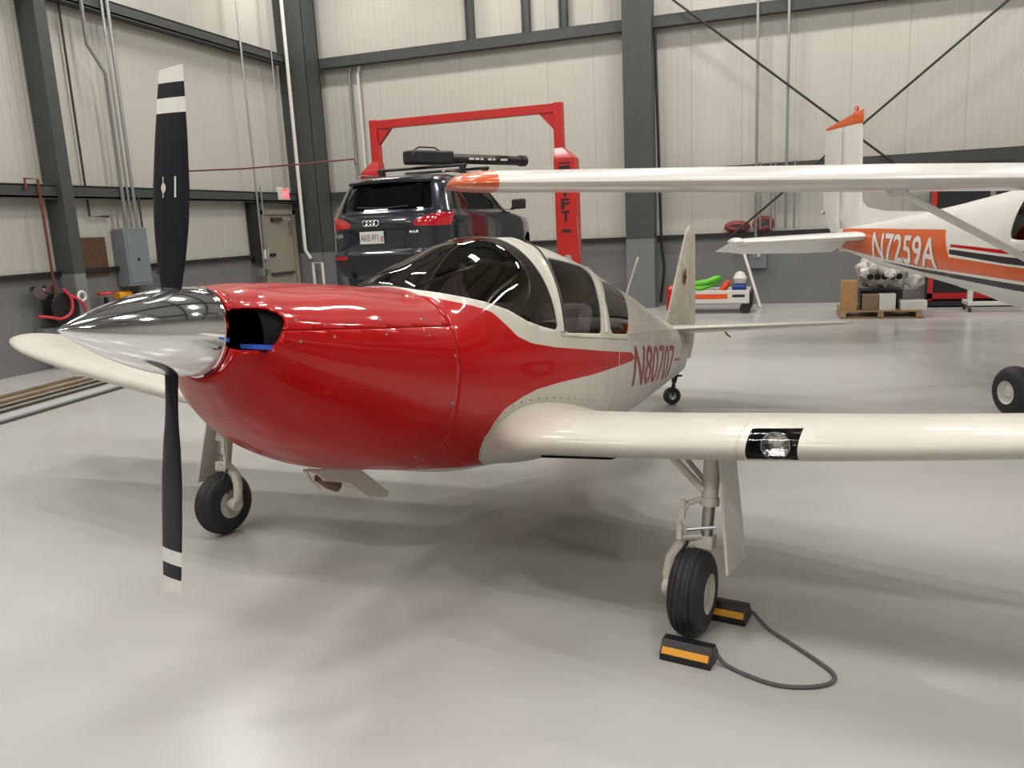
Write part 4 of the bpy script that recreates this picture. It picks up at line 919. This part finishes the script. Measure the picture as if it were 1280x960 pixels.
for ch, z, h_ in (('L', 2.44, .17), ('I', 2.245, .17), ('F', 2.045, .17), ('T', 1.845, .17)):
    wd_ = .05 if ch == 'I' else .14
    fit_text(ch, lambda u, v_, z=z, wd_=wd_: (1.75 - wd_ / 2 + u, -.156, z + v_), wd_, h_, 'lettering', 'black', lf_, bold=.03)
MB().box((1.75, -.152, 2.70), (.19, .01, .05)).box((1.75, -.152, 2.77), (.19, .01, .02)).build('black_stripe', 'black', lf_, smooth=0)
MB().box((1.75, -.152, 1.70), (.14, .01, .05)).box((1.75, -.158, 1.70), (.09, .01, .02)).build('black_mark', 'black', lf_, smooth=0)

# ------------------------------------------------------------------ dark estate car up on the lift
CZ = 0.97
car = empty('car', (-5.18, 9.9, CZ), 'dark blue sport utility car raised on the red lift, seen from behind', 'car')
CL = [(.22, .18, 4.35, .80), (.28, .06, 4.50, .88), (.38, .02, 4.58, .925), (.55, .0, 4.62, .945), (.62, .035, 4.62, .948), (.75, .05, 4.62, .95), (.90, .06, 4.58, .95), (.98, .07, 4.45, .945), (1.03, .085, 4.1, .94), (1.07, .10, 3.65, .928), (1.11, .13, 3.40, .905), (1.16, .155, 3.28, .885), (1.30, .235, 3.02, .835), (1.45, .33, 2.74, .775),
      (1.53, .39, 2.52, .735), (1.575, .43, 2.35, .70), (1.61, .55, 2.2, .63), (1.635, .80, 2.0, .50), (1.65, 1.15, 1.7, .25), (1.652, 1.35, 1.5, .05)]
_cl = [_pchip(np.array([c[0] for c in CL]), np.array([c[k] for c in CL])) for k in (1, 2, 3)]
def clev(z, n=168):
    r, fr_, w = [q(z) for q in _cl]; cy_, hl = (r + fr_) / 2, (fr_ - r) / 2; out = []
    ex = 6.5 if z < 1.5 else (6.5 - (z - 1.5) * 30 if z < 1.6 else 3.5)
    for k in range(n):
        t = 2 * PI * k / n + PI / n; c, s_ = math.cos(t), math.sin(t); ey = ex * 1.1
        bulge = 1.0
        yy = math.copysign(abs(s_) ** (2 / ey), s_); xx = math.copysign(abs(c) ** (2 / ex), c)
        taper = 1 - .10 * max(0, yy) ** 3 - .01 * max(0, -yy) ** 4
        rearcurve = .09 * (abs(xx) ** 2.5) if yy < 0 else .35 * (abs(xx) ** 2.5)
        out.append((w * 1.035 * xx * taper, cy_ + hl * yy + (rearcurve if yy < -.5 else (-rearcurve if yy > .5 else 0)) * min(1, abs(yy)), z))
    return out
zs = sorted(set([c[0] for c in CL] + [.22 + (1.60 - .22) * k / 60 for k in range(61)]))
mb = MB().loft([clev(z) for z in zs]); v, f = mb.v, mb.f
for yc_ in (.98, 3.72):
    _, (v, f) = cut(v, f, lambda x, y, z: min(.385 - math.hypot(y - yc_, z - .36), abs(x) - .5))
rg = lambda x, y, z: smin(_cl[0](z) + .22 - y, z - 1.145, 1.50 - z, (.70 - (z - 1.15) * .28) - abs(x), k=.02)
sg = lambda x, y, z: smin(z - 1.12, 1.53 - z, abs(x) - (_cl[2](z) * .90), y - (.42 + (z - 1.1) * .75), 3.18 - (z - 1.15) * 1.35 - y, k=.015)
ws_ = lambda x, y, z: smin(z - 1.15, 1.55 - z, y - (_cl[1](z) - .42), _cl[2](z) * .86 - abs(x), k=.02)
R_, (v, f) = cut(v, f, rg); S_, (v, f) = cut(v, f, sg); F_, (v, f) = cut(v, f, ws_)
tl = lambda x, y, z: min(abs(x) - .46 - (1.08 - z) * .1, z - (.915 + .02 * max(0, .8 - abs(x))), interp(abs(x), [(.44, .97), (.60, 1.045), (.80, 1.085), (1.0, 1.085)]) - z, .36 + (z - .9) * .7 - y)
T_, (v, f) = cut(v, f, tl)
lo_t, (v, f) = cut(v, f, lambda x, y, z: .56 - z)
rr_, lo_t = cut(*lo_t, lambda x, y, z: min(abs(x) - .52, z - .50, .55 - z, .3 - y))
as_mb((v, f), lo_t, rr_).build('body', ['carpaint', 'carplastic', 'taillight'], car, smooth=40, weld=True)
car_o = lambda x, y, z: (x, y - 2.3, z - .7)
as_mb(R_).build('rear_window', 'car_glass', car, smooth=50, orient=car_o); [as_mb(cut(*S_, lambda x, y, z, q=q: q * x)[0]).build('side_window', 'car_glass', car, smooth=50, orient=car_o) for q in (1, -1)]; as_mb(F_).build('windscreen', 'car_glass', car, smooth=50, orient=car_o)
tlv = {1: [], -1: []}
for s in (1, -1):
    a_, _ = cut(*T_, lambda x, y, z, s=s: s * x)
    as_mb(a_).build('tail_lamp', 'taillight', car, smooth=50)
MB().box((0, 2.0, 1.0), (1.5, 2.9, .1)).box((0, .7, 1.15), (1.2, .12, .4)).box((.38, 1.9, 1.2), (.45, .14, .5)).box((-.38, 1.9, 1.2), (.45, .14, .5)).build('interior', 'dark', car, smooth=0)
# hatch details
MB().loft([[(x, .31 + .10 * (x / .66) ** 2, 1.555 - .02 * (x / .66) ** 2) for x in (-.62, -.3, 0, .3, .62)] + [(x, .62, 1.605) for x in (.60, .3, 0, -.3, -.60)], [(x, .32 + .10 * (x / .66) ** 2, 1.52 - .02 * (x / .66) ** 2) for x in (-.62, -.3, 0, .3, .62)] + [(x, .62, 1.57) for x in (.60, .3, 0, -.3, -.60)]]).build('roof_spoiler', 'carplastic', car, smooth=0)
MB().box((-.06, .045, .905), (.9, .03, .03)).build('hatch_shadow_line', 'carplastic', car, smooth=0)
MB().tube([(-.40, .185, 1.20), (0, .165, 1.175), (.36, .185, 1.19)], .009, 6).build('rear_wiper', 'carplastic', car)
pl = MB().box((-.13, .03, .79), (.36, .02, .165)).build('number_plate', 'platewhite', car, smooth=0, bevel=.004)
fit_text('AKE-971', lambda u, v_: (-.295 + u, .0175, .745 + v_), .27, .085, 'plate_lettering', mat('plate_ink', (.06, .08, .09)), pl, bold=.01)
MB().box((.025, .018, .77), (.04, .004, .08)).build('plate_sticker', mat('plate_pink', (.5, .2, .2)), pl, smooth=0)
for k in range(4):
    cx_ = -.225 + .055 * k
    MB().tube([(cx_ + .040 * math.cos(a), .045, .985 + .038 * math.sin(a)) for a in [2 * PI * q / 24 for q in range(25)]], .0075, 6, cap=False).build('ring_emblem', 'chrome', car)
fit_text('Q5', lambda u, v_: (-.70 + u, .065, .80 + v_), .11, .05, 'model_lettering', 'chrome', car, bold=.02)
MB().box((.50, .035, .845), (.14, .02, .03)).build('trim_badge', 'chrome', car, bevel=.008)
for s in (1, -1):
    MB().tube([(s * .66, .75, 1.635), (s * .665, .85, 1.665), (s * .66, 2.1, 1.665), (s * .64, 2.3, 1.60)], .016, 8).build('roof_rail', 'steel', car)
    MB().lathe((s * .70, 3.00, 1.12), (0, 0, 1), [(0, 0)], 4) if False else None
    MB().box((s * 1.03, 2.98, 1.20), (.22, .12, .16)).tube([(s * .88, 3.0, 1.12), (s * 1.0, 2.98, 1.16)], .025).build('wing_mirror', 'carplastic', car, bevel=.04)
    MB().tube([(s * .875, .60, 1.13), (s * .905, 1.5, 1.118), (s * .915, 3.0, 1.112)], .008, 6).tube([(s * .875, .60, 1.13), (s * .80, .70, 1.34), (s * .745, .80, 1.50)], .008, 6).build('window_trim', 'chrome', car)
    for y in (1.55, 2.55): MB().box((s * .955, y, .93), (.03, .20, .03)).build('door_handle', 'carpaint', car, smooth=0)
    MB().tube([(s * .951, 1.62, .60), (s * .955, 1.62, 1.08)], .004, 5).tube([(s * .951, 2.72, .45), (s * .953, 2.72, 1.08)], .004, 5).build('door_gap', 'black', car)
    for y in (.98, 3.72):
        c_ = Vector((s * .82, y, .26)); tt = tyre(c_, (s, 0, 0), .36, .235, car, 'steel', .62, 36, False)
        for q in range(5):
            a = 2 * PI * q / 5; p0 = c_ + Vector((s * .10, 0, 0)); MB().tube([p0, p0 + Vector((-s * .01, .22 * math.cos(a), .22 * math.sin(a)))], [.04, .03], 6).build('spoke', 'steel', tt)
MB().box((0, 2.3, .24), (1.3, 3.4, .1)).tube([(-.5, .3, .25), (-.5, .02, .26)], .04).tube([(.5, .3, .25), (.5, .02, .26)], .04).build('underbody', 'carplastic', car, smooth=0)
# roof rack
rk = empty('roof_rack', (-5.13, 11.3, CZ + 1.66), 'black roof bars and a long black carrier tube on top of the raised car', 'rack')
for y in (0.0, .95):
    MB().tube([(-.72, y, .10), (.72, y, .10)], .022, 8).build('cross_bar', 'carplastic', rk)
    for s in (1, -1): MB().box((s * .655, y, .05), (.07, .12, .13)).build('bar_foot', 'carplastic', rk, bevel=.01)
p0, p1 = Vector((-.10, -.20, .25)), Vector((.98, 1.95, .24)); d_ = (p1 - p0).normalized()
Rk = Matrix.Rotation(math.atan2(d_.y, d_.x), 3, 'Z')
MB().box((p0 + d_ * .38), (.80, .26, .20), R=Rk).build('carrier_box', 'black', rk, bevel=.03)
MB().tube([p0 + d_ * .6, p1 - d_ * .1], .075, 16).tube([p1 - d_ * .1, p1 + d_ * .02], .09, 16).build('carrier_tube', 'black', rk)
MB().tube([p0 + d_ * .1 + Vector((0, 0, .10)), p0 + d_ * .2 + Vector((0, 0, .15)), p0 + d_ * .5 + Vector((0, 0, .15)), p0 + d_ * .6 + Vector((0, 0, .10))], .012, 8).build('carry_handle', 'carplastic', rk)
nrm = Vector((d_.y, -d_.x, 0))
for u0, u1 in ((1.12, 1.22), (1.25, 1.33), (1.36, 1.42), (1.52, 1.60), (1.63, 1.68), (1.80, 1.95)):
    MB().box(p0 + d_ * ((u0 + u1) / 2) + nrm * .076, (u1 - u0, .006, .03), R=Rk).build('white_mark', 'plastic', rk, smooth=0)
# red line from the left wall to the lift
ra, rb_ = Vector((XL + .25, 12.71, 3.10)), Vector((-7.12, 12.9, 3.09))
single(MB().tube([ra, ra.lerp(rb_, .35) + Vector((0, 0, -.03)), ra.lerp(rb_, .7) + Vector((0, 0, -.02)), rb_ + Vector((0, 0, .0)), rb_ + Vector((.02, 0, -.10))], .016, 6), 'air_line', mat('dull_red_line', (.16, .03, .03)), 'thin red air line strung from the left wall to the red lift', 'hose', ra)

# ------------------------------------------------------------------ things along the far wall
ct = empty('utility_cart', (-1.25, 15.95, 0), 'low white tray cart full of bright gear, behind the cream tail fin', 'cart')
MB().box((0, 0, .21), (1.25, .7, .04)).build('tray_floor', 'plastic', ct, smooth=0)
for nm, c, d_ in (('tray_side', (0, -.35, .32), (1.25, .03, .24)), ('tray_side', (0, .35, .32), (1.25, .03, .24)), ('tray_side', (.62, 0, .32), (.03, .7, .24)), ('tray_side', (-.62, 0, .32), (.03, .7, .24))):
    MB().box(c, d_).build(nm, 'plastic', ct, bevel=.008)
MB().box((-.12, -.368, .33), (.72, .006, .09)).build('red_stripe', 'orangered', ct, smooth=0)
MB().box((.44, -.368, .335), (.22, .006, .05)).build('dark_label', 'black', ct, smooth=0)
for sx in (.56, -.56):
    for sy in (.28, -.28): MB().lathe((sx, sy, .10), (0, 1, 0), [(-.035, 0), (-.035, .1), (.035, .1), (.035, 0)], 18).build('wheel', 'black', ct)
MB().box((.66, 0, .25), (.06, .6, .3)).build('bumper', 'black', ct, bevel=.02)
single(MB().tube(smooth_path([(-1.7, 15.8, .55), (-1.4, 15.72, .60), (-1.22, 15.8, .66), (-1.2, 16.0, .60), (-1.5, 16.1, .56), (-1.75, 15.9, .50), (-1.5, 15.72, .48), (-1.25, 15.88, .56)], 5), .05, 8), 'green_hose', 'green', 'lime green hose heaped at the left of the tray cart', 'hose', (-1.3, 15.85, .24))
single(MB().tube([(-1.14, 15.80, .40), (-1.06, 15.80, .50), (-1.0, 15.80, .60)], [.06, .065, .05], 10), 'orange_bag', 'orangered', 'orange-red roll lying in the tray cart', 'bag', (-1.07, 15.8, .24))
single(MB().lathe((-.80, 15.9, .545), (0, 0, 1), [(0, .0), (.0, .1), (.1, .13), (.2, .08), (.23, 0)], 14), 'white_bag', 'plastic', 'small white bag at the right end of the tray cart', 'bag', (-.80, 15.9, .545))
single(MB().box((-.81, 15.85, .385), (.24, .4, .29)), 'blue_bin', 'navy', 'dark blue box at the right end of the tray cart', 'box', (-.81, 15.85, .24), bevel=.03)
single(MB().box((-1.42, 16.05, .34), (.4, .3, .2)), 'beige_sack', 'cream_worn', 'beige sack in the middle of the tray cart', 'sack', (-1.25, 15.95, .24), bevel=.08)
single(MB().lathe((-2.12, 16.3, 0), (0, 0, 1), [(0, 0), (0, .12), (.42, .12), (.5, .05), (.5, 0)], 16), 'red_extinguisher', 'liftred', 'dark red cylinder on the floor left of the tray cart', 'extinguisher', (-2.12, 16.3, 0))
PX, PY = 1.53, 15.15
pa_ = empty('pallet', (PX, PY, 0), 'wooden pallet with boxes by the far wall, under the orange tail', 'pallet')
for k in range(5): MB().box((0, -.44 + .22 * k, .125), (1.26, .12, .02)).build('deck_board', 'wood', pa_, smooth=0)
for x in (-.58, 0, .58): MB().box((x, 0, .07), (.09, 1.0, .09)).build('stringer', 'wood', pa_, smooth=0)
for y in (-.44, 0, .44): MB().box((0, y, .0125), (1.26, .1, .02)).build('bottom_board', 'wood', pa_, smooth=0)
def carton(name, x, y, w, d_, h, m, label, z=.136):
    e = empty(name, (x, y, z), label, 'box')
    MB().box((0, 0, h / 2), (w, d_, h)).build('carton', m, e, bevel=.004)
    MB().box((0, 0, h + .003), (w * .98, d_ * .12, .004)).build('tape', 'kraft_dark' if m != 'kraft_dark' else 'kraft', e, smooth=0)
carton('cardboard_box', PX - .49, PY - .3, .24, .3, .50, 'kraft', 'tall brown cardboard box at the left end of the pallet')
carton('cardboard_box', PX - .16, PY - .34, .25, .25, .26, 'kraft_dark', 'dull brown cardboard box on the pallet under the wrapped engine')
carton('cardboard_box', PX + .10, PY - .34, .25, .25, .27, 'platewhite', 'white square box in the middle of the pallet')
carton('cardboard_box', PX + .50, PY - .30, .40, .3, .15, 'platewhite', 'flat white box at the right end of the pallet')
single(MB().box((PX + .04, PY + .14, .29), (.66, .5, .30)), 'engine_crate', 'black', 'black crate on the pallet between the white boxes', 'crate', (PX + .04, PY + .14, .136))
# wrapped engine: lumpy shrink-wrapped mass with dark cylinders
rng = random.Random(3)
en = empty('wrapped_engine', (PX + .05, PY - .02, .445), 'engine wrapped in crumpled clear plastic on top of the pallet boxes', 'engine')
def blob(c, r, seed, n=22, amp=.16):
    g = random.Random(seed); ph = [(g.uniform(2, 7), g.uniform(0, 6), g.uniform(2, 7), g.uniform(0, 6)) for _ in range(6)]; rings = []
    for i in range(n + 1):
        th_ = PI * i / n; q = []
        for k in range(32):
            a = 2 * PI * k / 32; m_ = 1 + amp * sum(math.sin(p[0] * a + p[1]) * math.sin(p[2] * th_ + p[3]) for p in ph) / 2.2
            q.append((c[0] + r[0] * m_ * math.sin(th_) * math.cos(a), c[1] + r[1] * m_ * math.sin(th_) * math.sin(a), max(0.0, c[2] + r[2] * m_ * math.cos(th_))))
        rings.append(q)
    return MB().loft(rings, cap=False)
blob((0, 0, .30), (.42, .36, .26), 5).build('plastic_wrap', 'wrap', en, smooth=25)
mb = MB()
for k in range(5): mb.lathe((-.22 + .11 * k, -.33, .24), (0, -1, .1), [(0, 0), (0, .05), (.07, .05), (.07, 0)], 12)
tag(mb.build('engine_cylinders', 'dark', en), kind='stuff')
blob((.46, -.05, .16), (.17, .15, .16), 9, 14, .2).build('wrap_tail', 'wrap', en, smooth=25)
# red framed cabinet and white engine stand
cb = empty('tool_cabinet', (3.35, 16.75, 0), 'tall black cabinet with a red frame behind the orange and white aeroplane', 'cabinet')
MB().box((0, 0, 1.2), (1.65, .5, 2.2)).build('cabinet_body', 'black', cb, smooth=0)
for x in (-.82, .82): MB().box((x, -.27, 1.2), (.08, .06, 2.2)).build('red_post', 'liftred', cb, smooth=0)
for z in (.18, 2.26): MB().box((0, -.27, z), (1.72, .06, .1)).build('red_rail', 'liftred', cb, smooth=0)
MB().box((.1, -.27, 1.2), (.08, .05, 2.1)).build('grey_post', 'conduit', cb, smooth=0)
for z in (.7, 1.2, 1.75): MB().box((0, -.25, z), (1.6, .1, .04)).build('shelf', 'darkpipe', cb, smooth=0)
MB().box((-.1, -.15, .06), (2.1, .8, .06)).build('base_skid', 'black', cb, smooth=0)
es = empty('engine_stand', (3.0, 15.5, 0), 'white tubular stand on castors in front of the red cabinet', 'stand')
MB().box((0, 0, .5), (.08, .08, .8)).build('upright', 'pvc', es, bevel=.01)
MB().box((.55, 0, .14), (1.15, .07, .07)).build('leg', 'pvc', es, bevel=.01)
MB().box((0, .2, .14), (.08, .5, .07)).build('foot', 'pvc', es, bevel=.01)
for x, y in ((0, -.03), (0, .42), (1.1, 0)): MB().lathe((x, y, .05), (1, 0, 0), [(-.02, 0), (-.02, .05), (.02, .05), (.02, 0)], 14).tube([(x, y, .05), (x, y, .12)], .015).build('castor', 'darkpipe', es)
